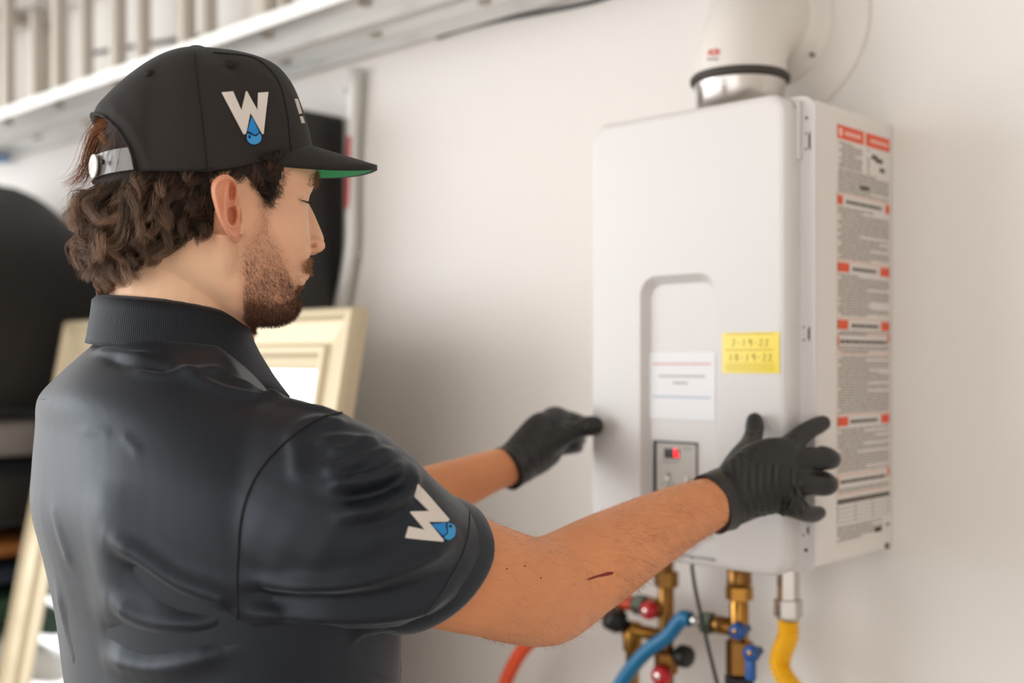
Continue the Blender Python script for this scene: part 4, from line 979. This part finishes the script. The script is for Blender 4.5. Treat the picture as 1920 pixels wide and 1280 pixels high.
# collar: ribbed, folded over
M_col = mat('ribbed_collar', (16, 17, 23), .6, spec=.4, sheen=.2, stint=(.78, .88, 1.))
nt = M_col.node_tree; wv = nt.nodes.new('ShaderNodeTexWave'); wv.inputs['Scale'].default_value = 1.0; uvn = nt.nodes.new('ShaderNodeUVMap'); mpn = nt.nodes.new('ShaderNodeMapping'); mpn.inputs['Scale'].default_value = (84, 0, 0)
nt.links.new(uvn.outputs[0], mpn.inputs[0]); nt.links.new(mpn.outputs[0], wv.inputs[0]); bp = nt.nodes.new('ShaderNodeBump'); bp.inputs['Strength'].default_value = .32; bp.inputs['Distance'].default_value = .0012
nt.links.new(wv.outputs[0], bp.inputs['Height']); nt.links.new(bp.outputs[0], nt.nodes['Principled BSDF'].inputs['Normal'])
ctr = np.array([(328-960)/FPX*1.092, 1.092])
# angle 0 = towards +R; rows: fold-top radius/height and outer bottom radius/height by angle (deg, measured R->F)
#   our right front ... back ... far left
key = [(-5,.066,.012,.098,-.048),(25,.072,.006,.118,-.040),(48,.078,.000,.13,-.034)]
CK = [  # ang, r_top, u_top, r_bot, u_bot
 (118,.082,-.004,.112,-.052),(85,.080,.002,.110,-.049),(52,.076,.008,.108,-.044),(20,.068,.024,.107,-.034),(-8,.066,.036,.090,-.025),(-40,.066,.045,.081,-.006),(-75,.068,.051,.079,.004),(-110,.069,.0545,.078,.012),(-150,.070,.0575,.0785,.0175),(-180,.0715,.0585,.078,.0185),(-210,.073,.055,.081,.014),(-240,.076,.035,.090,.0)]
CKs = spline(CK, 90); NBk = 12; V = []; F = []; UV = []
for i, (an, rt_, ut, rb_, ub) in enumerate(CKs):
    a = math.radians(an); dv = np.array([math.cos(a), math.sin(a)])
    cross = []
    for j in range(NBk):                # inner stand from below up to the fold, over, and down outside
        t = j/(NBk-1)
        if t < .3: q = t/.3; cross.append((rt_-.005+.001*q, ut-.028*(1-q)))
        elif t < .45: q = (t-.3)/.15; cross.append((rt_-.004+.006*q, ut+.0035*math.sin(math.pi*q)))
        else: q = (t-.45)/.55; cross.append((rt_+.002+(rb_-rt_-.002)*q**1.25, ut+(ub-ut)*q))
    for r, u in cross: p = ctr+dv*r; V.append(cw(p[0], p[1], u)); UV.append((i/89, 0))
n_ = len(CKs)
for i in range(n_-1):
    for j in range(NBk-1): F.append((i*NBk+j, (i+1)*NBk+j, (i+1)*NBk+j+1, i*NBk+j+1))
colr = obj('collar', V, F, M_col, shirt, True)
uvl = colr.data.uv_layers.new(name='UVMap')
for lp in colr.data.loops: uvl.data[lp.index].uv = UV[lp.vertex_index]
s2 = colr.modifiers.new('thick', 'SOLIDIFY'); s2.thickness = .003; s2.offset = 0
# ---- gloves
M_glove = mat('black_nitrile', (30, 28, 27), .42, bump=.15, bscale=260, spec=.5)
def glove(chains, palm, cuff, creases, label):
    mb = MB()
    for rows in palm: rsweep(mb, cam_rows(rows), 18, 22, ARM_UP, True)
    for rows in chains: rsweep(mb, cam_rows(rows), 22, 16, ARM_UP, True)
    V, Fq = remesh(np.array(mb.V), mb.F, .0018, 6, .5)
    bv = bvh_of(V, Fq); N = normals(V, Fq); dsp = np.zeros(len(V))
    for pl_, w_, amp in creases:
        A = [hit(bv, x, y)[0] for x, y in spline(pl_, 16)]; A = np.array([np.array(a) for a in A if a is not None])
        if len(A) < 3: continue
        d = np.min(np.linalg.norm(V[:,None,:]-A[None], axis=2), axis=1); dsp += amp*np.exp(-(d/w_)**2)
    V = V+N*dsp[:,None]
    g = obj('glove', V, Fq, M_glove, person, True, False); g['label'] = label
    rows = cam_rows(cuff); A = np.array([r[:3] for r in rows]); mb = MB(); mb.sweep(A, [r[3:5] for r in rows], 36, ARM_UP, False)
    c = mb.o('cuff', M_glove, g, True); s = c.modifiers.new('t', 'SOLIDIFY'); s.thickness = .0016; s.offset = 1
    return g
cr_r = []
for x0, y0, x1, y1 in ((1385,850,1395,985),(1400,850,1412,984),(1416,856,1424,982),(1430,868,1436,980),(1446,870,1450,976),(1458,872,1470,972),(1372,862,1380,930),(1478,880,1492,965),(1490,880,1504,950)):
    xm = (x0+x1)/2-5; cr_r.append(([(x0,y0),(xm,(y0+y1)/2),(x1,y1)], .0021, .0021)); cr_r.append(([(x0+7,y0+4),(xm+8,(y0+y1)/2),(x1+7,y1-4)], .002, -.0018))
for q in ([(1398,800),(1410,806),(1424,802)],[(1400,812),(1412,818),(1428,812)]): cr_r.append((q,.0016,-.0012))
glove(
 [[(1466,848,1.358,.0165),(1484,832,1.362,.0135),(1503,815,1.372,.0122),(1520,804,1.380,.0112),(1534,797,1.388,.0108),(1543,793,1.392,.0095)],
  [(1478,868,1.356,.0165),(1506,861,1.355,.0140),(1536,860,1.360,.0136),(1553,860,1.364,.0132),(1560,861,1.377,.0105),(1552,852,1.388,.0095),(1540,848,1.391,.0085)],
  [(1478,905,1.353,.0165),(1506,903,1.353,.0140),(1534,908,1.360,.0134),(1549,909,1.364,.0130),(1556,907,1.377,.0105),(1548,897,1.387,.009),(1538,893,1.390,.008)],
  [(1470,940,1.353,.0165),(1492,951,1.357,.0135),(1512,962,1.366,.0105),(1526,964,1.378,.0098),(1536,961,1.388,.0085)],
  [(1372,895,1.335,.019),(1392,862,1.352,.0175),(1406,836,1.374,.0135),(1413,815,1.389,.0115),(1415,800,1.398,.0115),(1415,789,1.402,.0105)]],
 [[(1338,946,1.322,.0335,.026),(1370,930,1.333,.036,.025),(1405,908,1.342,.042,.0235),(1440,893,1.350,.0455,.021),(1472,890,1.355,.0435,.0185),(1488,892,1.357,.036,.015)],
  [(1440,860,1.352,.02),(1470,848,1.356,.018)]],
 [(1331,946,1.319,.0345,.0300),(1337,943,1.3215,.0340,.0295),(1345,940,1.325,.0342,.0295),(1360,935,1.330,.0355,.030)],
 cr_r, 'black glove on the hand spread around the right front edge of the heater')
glove(
 [[(1022,800,1.575,.019),(1040,783,1.595,.0165),(1060,783,1.616,.0115),(1078,787,1.634,.0105),(1092,791,1.66,.010)],
  [(1025,815,1.577,.018),(1050,800,1.605,.0135),(1074,805,1.630,.0115),(1086,808,1.66,.0105)],
  [(1022,830,1.577,.018),(1050,822,1.603,.013),(1074,824,1.628,.0115),(1086,824,1.655,.0105)],
  [(1020,845,1.575,.017),(1050,840,1.598,.0115),(1072,838,1.618,.010),(1083,838,1.636,.0088)],
  [(1000,845,1.555,.021),(1030,828,1.562,.0195),(1060,814,1.568,.0155),(1084,805,1.571,.0125),(1102,799,1.570,.0140),(1113,798,1.570,.0140)]],
 [[(950,878,1.533,.0265,.028),(975,862,1.545,.031,.028),(1000,842,1.56,.0365,.026),(1022,822,1.575,.0385,.022),(1036,812,1.585,.033,.018)]],
 [(949,878.5,1.532,.0285,.032),(955,876,1.535,.0275,.031),(963,871,1.539,.0275,.030),(975,863,1.545,.029,.029)],
 [([(985,835),(1000,860),(1005,885)],.003,.001),([(1000,820),(1015,845),(1020,870)],.003,.001),([(1085,812),(1093,806),(1096,796)],.0022,-.002),([(1035,800),(1050,795),(1068,798)],.003,-.002)],
 'black glove on the hand pinching the left edge of the heater')
# ---- trousers and boots, below the frame
M_trs = mat('dark_trousers', (38, 38, 42), .85); M_boot = mat('black_boot', (22, 20, 19), .6)
hc = cw((322-960)/FPX*TF, TF, 0)
tr = MB()
for s in (-1, 1):
    rsweep(tr, [(hc[0]+s*.07, hc[1], 1.02, .105,.12),(hc[0]+s*.09, hc[1], .86,.095,.105),(hc[0]+s*.11, hc[1]+.01, .52,.068,.075),(hc[0]+s*.12, hc[1]-.01, .30,.062,.07),(hc[0]+s*.125, hc[1]-.01, .06,.058,.068)], 18, 18, (1,0,0))
rsweep(tr, [(hc[0], hc[1], 1.06,.17,.12),(hc[0], hc[1], .95,.178,.128),(hc[0], hc[1], .86,.165,.12)], 8, 24, (1,0,0))
tr.o('trousers', M_trs, person, True)
for s in (-1, 1):
    bt = MB(); x = hc[0]+s*.125
    rsweep(bt, [(x, hc[1]-.08, .05,.042,.05),(x, hc[1], .06,.046,.06),(x+s*.008, hc[1]+.10, .045,.05,.045),(x+s*.012, hc[1]+.18, .032,.042,.032)], 14, 16, (1,0,0), True)
    V = np.array(bt.V); V[:,2] = np.maximum(V[:,2], 0.002); obj('boot', V, bt.F, M_boot, person, True)
# ---- hair, beard, brows, lashes, arm hair (strands as tapered three-sided tubes)
def strand_mat(name, rough=.36):
    m = mat(name, (60, 40, 28), rough, spec=.5, attr='tone'); return m
def build_strands(name, paths, r0, cols, m, parent, label=None, grad=(1., 1.)):
    P_ = np.asarray(paths); n, k, _ = P_.shape; r0 = np.broadcast_to(np.asarray(r0, float), (n,))
    T = np.gradient(P_, axis=1); T /= np.linalg.norm(T, axis=2, keepdims=True)+1e-12
    up = np.array([.31, .22, .92]); A = np.cross(T, up); A /= np.linalg.norm(A, axis=2, keepdims=True)+1e-9; B = np.cross(T, A)
    tp = (1-(np.linspace(0, 1, k))**2*.85)
    V = np.empty((n, k, 3, 3))
    for j in range(3):
        a = 2*math.pi*j/3; V[:,:,j,:] = P_+(A*math.cos(a)+B*math.sin(a))*(r0[:,None]*tp[None])[:,:,None]
    idx = np.arange(n*k*3).reshape(n, k, 3); Q = []
    for j in range(3): Q.append(np.stack([idx[:,:-1,j], idx[:,:-1,(j+1)%3], idx[:,1:,(j+1)%3], idx[:,1:,j]], -1).reshape(-1, 4))
    o = obj(name, V.reshape(-1, 3), np.concatenate(Q), m, parent, True, False)
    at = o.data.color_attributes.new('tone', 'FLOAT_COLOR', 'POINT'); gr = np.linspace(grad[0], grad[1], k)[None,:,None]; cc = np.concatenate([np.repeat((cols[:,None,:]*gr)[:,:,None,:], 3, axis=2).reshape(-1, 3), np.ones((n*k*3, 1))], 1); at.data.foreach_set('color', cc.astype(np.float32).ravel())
    if label: o['label'] = label
    o['kind'] = 'stuff'
    return o
def hd(f, l, u): return heada(np.array([[f, l, u]]))[0]-heada(np.array([[0., 0., 0.]]))[0]
E_f, E_l, E_u = hd(1,0,0), hd(0,1,0), np.array([0,0,1.])
NB = normals(BV, BF)
hair_poly = [(535,297),(527,330),(517,352),(510,372),(502,386),(492,378),(478,352),(462,334),(445,322),(415,322),(395,338),(402,350),(403,395),(400,425),(390,432),(365,446),(328,462),(290,478),(255,496),(226,520),(212,545),(190,535),(150,470),(140,380),(150,250),(200,180),(400,150),(535,200)]
headv = (hb[:,2] > UR(575)) & (hb[:,2] < .30) & (np.abs(hb[:,1]) < .083) & (hb[:,0] > -.14) & (hb[:,0] < .13)
earz = (np.abs(hb[:,1]) > .0775) & (hb[:,0] > fu(390,400,.08)[0]) & (hb[:,0] < fu(462,400,.08)[0]) & (hb[:,2] < UR(322,0,.08)+.004)
hm = headv & inpoly(mir_px, hair_poly) & ~earz
# below the cap only (hair above is hidden), except inside the cap's opening
azv = np.arctan2(hb[:,1], hb[:,0]-AF)
cap_u = np.array([base(a)[2] for a in np.linspace(-math.pi, math.pi, 361)]); cu = np.interp(azv, np.linspace(-math.pi, math.pi, 361), cap_u)
hm_low = hm & (hb[:,2] < np.where(hb[:,0] < -.06, .1585, cu+.004))
# dark brown hair ground on the scalp under the strands
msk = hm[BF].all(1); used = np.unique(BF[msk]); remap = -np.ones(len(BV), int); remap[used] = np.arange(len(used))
und = obj('hair_ground', BV[used]+NB[used]*.0022, remap[BF[msk]], mat('dark_hair_ground', (34, 22, 16), .8), person, True, False)
idx = np.where(hm_low)[0]
NS_ = 15000; K = 10
ro = rng.choice(idx, NS_); R0 = BV[ro]+rng.normal(0, .0012, (NS_,3)); N0 = NB[ro]; h0 = tohead(R0)
# clumps share a curl
ncl = 260; cl = rng.choice(idx, ncl); cp = BV[cl]
d2 = ((R0[:,None,:]-cp[None])**2).sum(2); ci = d2.argmin(1)
clr = np.random.default_rng(11); cl_phase = clr.uniform(0, 6.28, ncl); cl_len = clr.uniform(.75, 1.3, ncl); cl_dir = clr.normal(0, 1, (ncl,3)); cl_tone = clr.uniform(.45, 1.8, ncl)
fz = h0[:,0]; backness = np.clip((.0-fz)/.07, 0, 1); sideburn = (fz > .028)
length = (.018+.021*backness)*cl_len[ci]*rng.uniform(.8, 1.15, NS_); length[sideburn] = rng.uniform(.010, .018, sideburn.sum())
low = np.clip((UR(462)-h0[:,2])/.03, 0, 1); length *= (1-.72*low)
# nape stays short
dirn = N0*(.50-.12*backness[:,None])+np.outer(np.full(NS_, -.95), E_u)+np.outer(-.40*np.ones(NS_)+.15*backness, E_f)+cl_dir[ci]*.28+rng.normal(0, .09, (NS_,3))
dirn /= np.linalg.norm(dirn, axis=1)[:,None]
e1 = np.cross(dirn, E_u); e1 /= np.linalg.norm(e1, axis=1)[:,None]+1e-9; e2 = np.cross(dirn, e1)
t = np.linspace(0, 1, K)[None,:,None]
amp = (.0062+.0008*rng.normal(size=NS_))[:,None,None]*(length[:,None,None]/.035); ph = cl_phase[ci][:,None,None]; turns = (.62+.28*np.sin(cl_phase[ci]*3))[:,None,None]*2*math.pi
path = R0[:,None,:]+dirn[:,None,:]*length[:,None,None]*t*(1-.1*t)
path = path+(e1[:,None,:]*np.sin(turns*t+ph)+e2[:,None,:]*np.cos(turns*t+ph)-e1[:,None,:]*np.sin(ph)-e2[:,None,:]*np.cos(ph))*amp*np.sqrt(t)
path += (N0[:,None,:]*.006*np.sin(math.pi*np.minimum(t*1.0, 1)))*(.5+.7*backness[:,None,None])
# tips gather towards their clump
ctr_ = np.zeros((ncl, K, 3)); cnt = np.bincount(ci, minlength=ncl)[:,None,None]+1e-9
np.add.at(ctr_, ci, path); ctr_ = ctr_/cnt
path = path*(1-.6*t)+ctr_[ci]*.6*t
# keep clear of the cap: nothing rises over its rim
tone = (cl_tone[ci]*rng.uniform(.7, 1.3, NS_))[:,None]
cb_ = np.array(lin((62, 42, 30)))*(1-backness[:,None]*.0)+backness[:,None]*(np.array(lin((120, 93, 74)))-np.array(lin((62,42,30))))  # highlights on the back hair put into a lighter strand colour
cols_ = np.clip(cb_*tone, 0, 1)
M_hair = strand_mat('brown_hair')
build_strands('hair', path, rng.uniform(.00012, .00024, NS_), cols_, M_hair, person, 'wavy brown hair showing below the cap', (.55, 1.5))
# locks through the cap's opening
locks = [([(232,238),(205,236),(182,250),(168,280),(158,310),(142,335),(122,347)],1.03,90,.0035,(150,92,50)),([(222,240),(195,246),(178,272),(170,305),(160,335),(146,352)],1.03,80,.0035,(132,80,46)),
 ([(235,245),(215,255),(196,285),(186,318),(180,350)],1.02,60,.004,(120,78,50)),([(240,262),(225,270),(205,290),(195,320)],1.01,70,.005,(110,68,44)),
 ([(238,250),(228,275),(222,300),(215,330)],1.005,90,.006,(96,58,38)),([(242,275),(236,300),(236,325),(238,345)],1.0,70,.005,(90,56,38)),
 ([(205,260),(190,280),(182,300),(178,330)],1.03,60,.005,(110,70,46)),([(190,255),(206,275),(220,300),(232,330),(240,345)],1.015,50,.002,(170,116,78)),
 ([(225,232),(200,228),(184,238),(172,262),(170,290)],1.035,80,.004,(140,84,46)),([(178,300),(180,330),(184,360),(186,400)],1.03,12,.0012,(140,92,60))]
pt = []; cc = []; rl = []
for pl_, F0, n_, sp_, c_ in locks:
    A = spline(pl_, 14)
    for q in range(n_):
        o1 = rng.normal(0, sp_, 3); o2 = rng.normal(0, sp_*1.2, 3); s = np.linspace(0, 1, 14)[:,None]; A2 = np.array([P(x, y, F0) for x, y in A])
        e_ = rng.uniform(.75, 1.0); A2 = A2[0]+(A2-A2[0])*e_ if rng.random() < .2 else A2
        pt.append(A2+o1*(1-s*.3)+o2*s*.5*rng.choice([.5, 1, 1.6])); cc.append(np.array(lin(c_))*rng.uniform(.6, 1.4)); rl.append(rng.uniform(.00014, .00026))
build_strands('loose_hair', np.array(pt), np.array(rl), np.array(cc), M_hair, person, 'loose reddish-brown locks falling through the back opening of the cap')
# beard
def facial(poly, n_, ln, r, c0, c1, name, dirv, curl=.0012, dens=None, k=6, sym=True):
    sel = face_v & inpoly(mir_px if sym else pb_, poly) & (np.abs(hb[:,1]) < .0765); ii = np.where(sel)[0]
    if not len(ii): return
    pr_ = None
    if dens is not None: pr_ = dens(mir_px[ii]); pr_ = pr_/pr_.sum()
    ro = rng.choice(ii, n_, p=pr_); R0 = BV[ro]+rng.normal(0, .0005, (n_,3)); N0 = NB[ro]
    d = N0*.55+np.array(dirv)+rng.normal(0, .42, (n_,3)); d /= np.linalg.norm(d, axis=1)[:,None]
    L = rng.uniform(ln[0], ln[1], n_); t = np.linspace(0, 1, k)[None,:,None]; b2 = np.cross(d, N0)
    ph = rng.uniform(0, 6.28, (n_,1,1)); p_ = R0[:,None,:]+d[:,None,:]*L[:,None,None]*t+b2[:,None,:]*curl*np.sin(3.5*t+ph)*t-N0[:,None,:]*(L[:,None,None]*.35)*t*t
    m_ = rng.uniform(0, 1, (n_,1)); cc = np.array(lin(c0))*(1-m_)+np.array(lin(c1))*m_
    return build_strands(name, p_, rng.uniform(r[0], r[1], n_), cc, M_beard, person)
M_beard = strand_mat('beard_hair', .5)
beard_main = [(503,382),(490,380),(486,410),(478,440),(460,462),(452,490),(458,535),(455,570),(458,600),(480,618),(545,614),(566,588),(566,550),(550,540),(540,512),(520,470),(503,430)]
dd = -.75*E_u+.35*E_f
facial(beard_main, 8000, (.004,.0105), (.00006,.00011), (52,30,20), (110,66,40), 'beard', dd, .0016, lambda q: .12+np.clip((q[:,1]-430)/160, 0, 1)**1.3)
facial([(508,378),(478,382),(474,430),(448,466),(440,500),(448,545),(448,590),(470,615),(560,600),(572,560),(560,515),(532,470),(512,430)], 700, (.003,.007), (.00005,.00009), (70,42,28), (124,78,50), 'beard', dd, .0016)
facial([(458,560),(455,600),(480,622),(548,616),(570,588),(566,556),(540,560),(500,570)], 3000, (.005,.0095), (.00008,.00014), (60,34,20), (136,84,50), 'beard', -.5*E_u+.5*E_f, .002)
facial([(566,490),(592,476),(597,486),(582,511),(566,510)], 700, (.005,.009), (.0001,.00017), (140,90,48), (196,140,84), 'moustache', -.75*E_u+.65*E_f, .001)
facial([(556,534),(568,534),(562,552),(550,550)], 300, (.004,.007), (.0001,.00015), (120,74,44), (160,106,66), 'beard', -.6*E_u+.5*E_f, .001)
facial([(572,346),(586,326),(604,318),(606,336),(588,350)], 700, (.006,.010), (.0001,.00015), (90,60,38), (150,112,76), 'eyebrow', .25*E_u+.2*E_f-.1*E_l, .0008)
facial([(540,318),(530,345),(520,372),(508,390),(495,384),(505,350),(520,310)], 600, (.006,.012), (.00010,.00015), (40,26,18), (80,52,36), 'sideburn', -.5*E_u-.1*E_f, .003)
# lashes
lp = []
for q in np.linspace(0, 1, 34):
    x = 560+q*17; y = 373+q*8; h, n_ = hit(bvB, x, y)
    if h is None: continue
    h = np.array(h); d = np.array(n_)*.3+E_f*1.0-E_u*.45+rng.normal(0, .12, 3); d /= np.linalg.norm(d); s = np.linspace(0, 1, 6)[:,None]
    lp.append(h+d*.0105*s+E_u*.0022*s*s)
if lp: build_strands('eyelash', np.array(lp), .00016, np.tile(np.array(lin((34,22,16))), (len(lp),1)), M_beard, person)
h, n_ = hit(bvB, 407.5, 360)
if h: MB().sphere(np.array(h), .0013, seg=10).o('ear_stud', M_steel, person, True)
# arm hair
am = np.where((pb_[:,0] > 900) & (pb_[:,0] < 1360) & (wc(BV)[:,1] < 1.36))[0]
def armhair(ii, n_, ln, name):
    ro = rng.choice(ii, n_); R0 = BV[ro]; N0 = NB[ro]; ad = cw(.6,.6,.1)-cw(0,0,0)
    d = N0*.35+ad*.6+np.array([0,0,-.35])+rng.normal(0, .2, (n_,3)); d /= np.linalg.norm(d, axis=1)[:,None]
    L = rng.uniform(*ln, n_); t = np.linspace(0, 1, 5)[None,:,None]; p_ = R0[:,None,:]+d[:,None,:]*L[:,None,None]*t-N0[:,None,:]*(L[:,None,None]*.25)*t*t
    c_ = np.array(lin((150,98,62)))*rng.uniform(.7, 1.4, (n_,1)); build_strands(name, p_, rng.uniform(.00004,.00007,n_), c_, M_beard, person)
armhair(am, 2600, (.006,.013), 'arm_hair')
am2 = np.where((pb_[:,0] > 1150) & (pb_[:,0] < 1360) & (wc(BV)[:,1] < 1.36))[0]; armhair(am2, 2500, (.008,.015), 'arm_hair')
# the graze on the forearm, with small spots
scb = mat('dry_scab', (128, 30, 26), .55, bump=.4, bscale=900); pk_ = mat('grazed_skin', (206, 142, 118), .6)
decal('graze', bvB, [(1098,1087),(1110,1081),(1125,1076.5),(1140,1071.5),(1150,1072),(1148,1076.5),(1138,1079),(1120,1082),(1108,1086)], scb, person, .0001, .0005)
decal('graze', bvB, [(1073,1095),(1078,1092),(1083,1094),(1081,1097),(1075,1098)], pk_, person, .0001, .0003)
for x, y in ((950, 1066), (984, 1061), (1014, 1083)):
    decal('mole', bvB, [(x+1.6*math.cos(a), y+1.6*math.sin(a)) for a in np.linspace(0, 6.28, 8)[:-1]], mat('mole', (140, 66, 44), .6), person, .0001, .0003, 1)
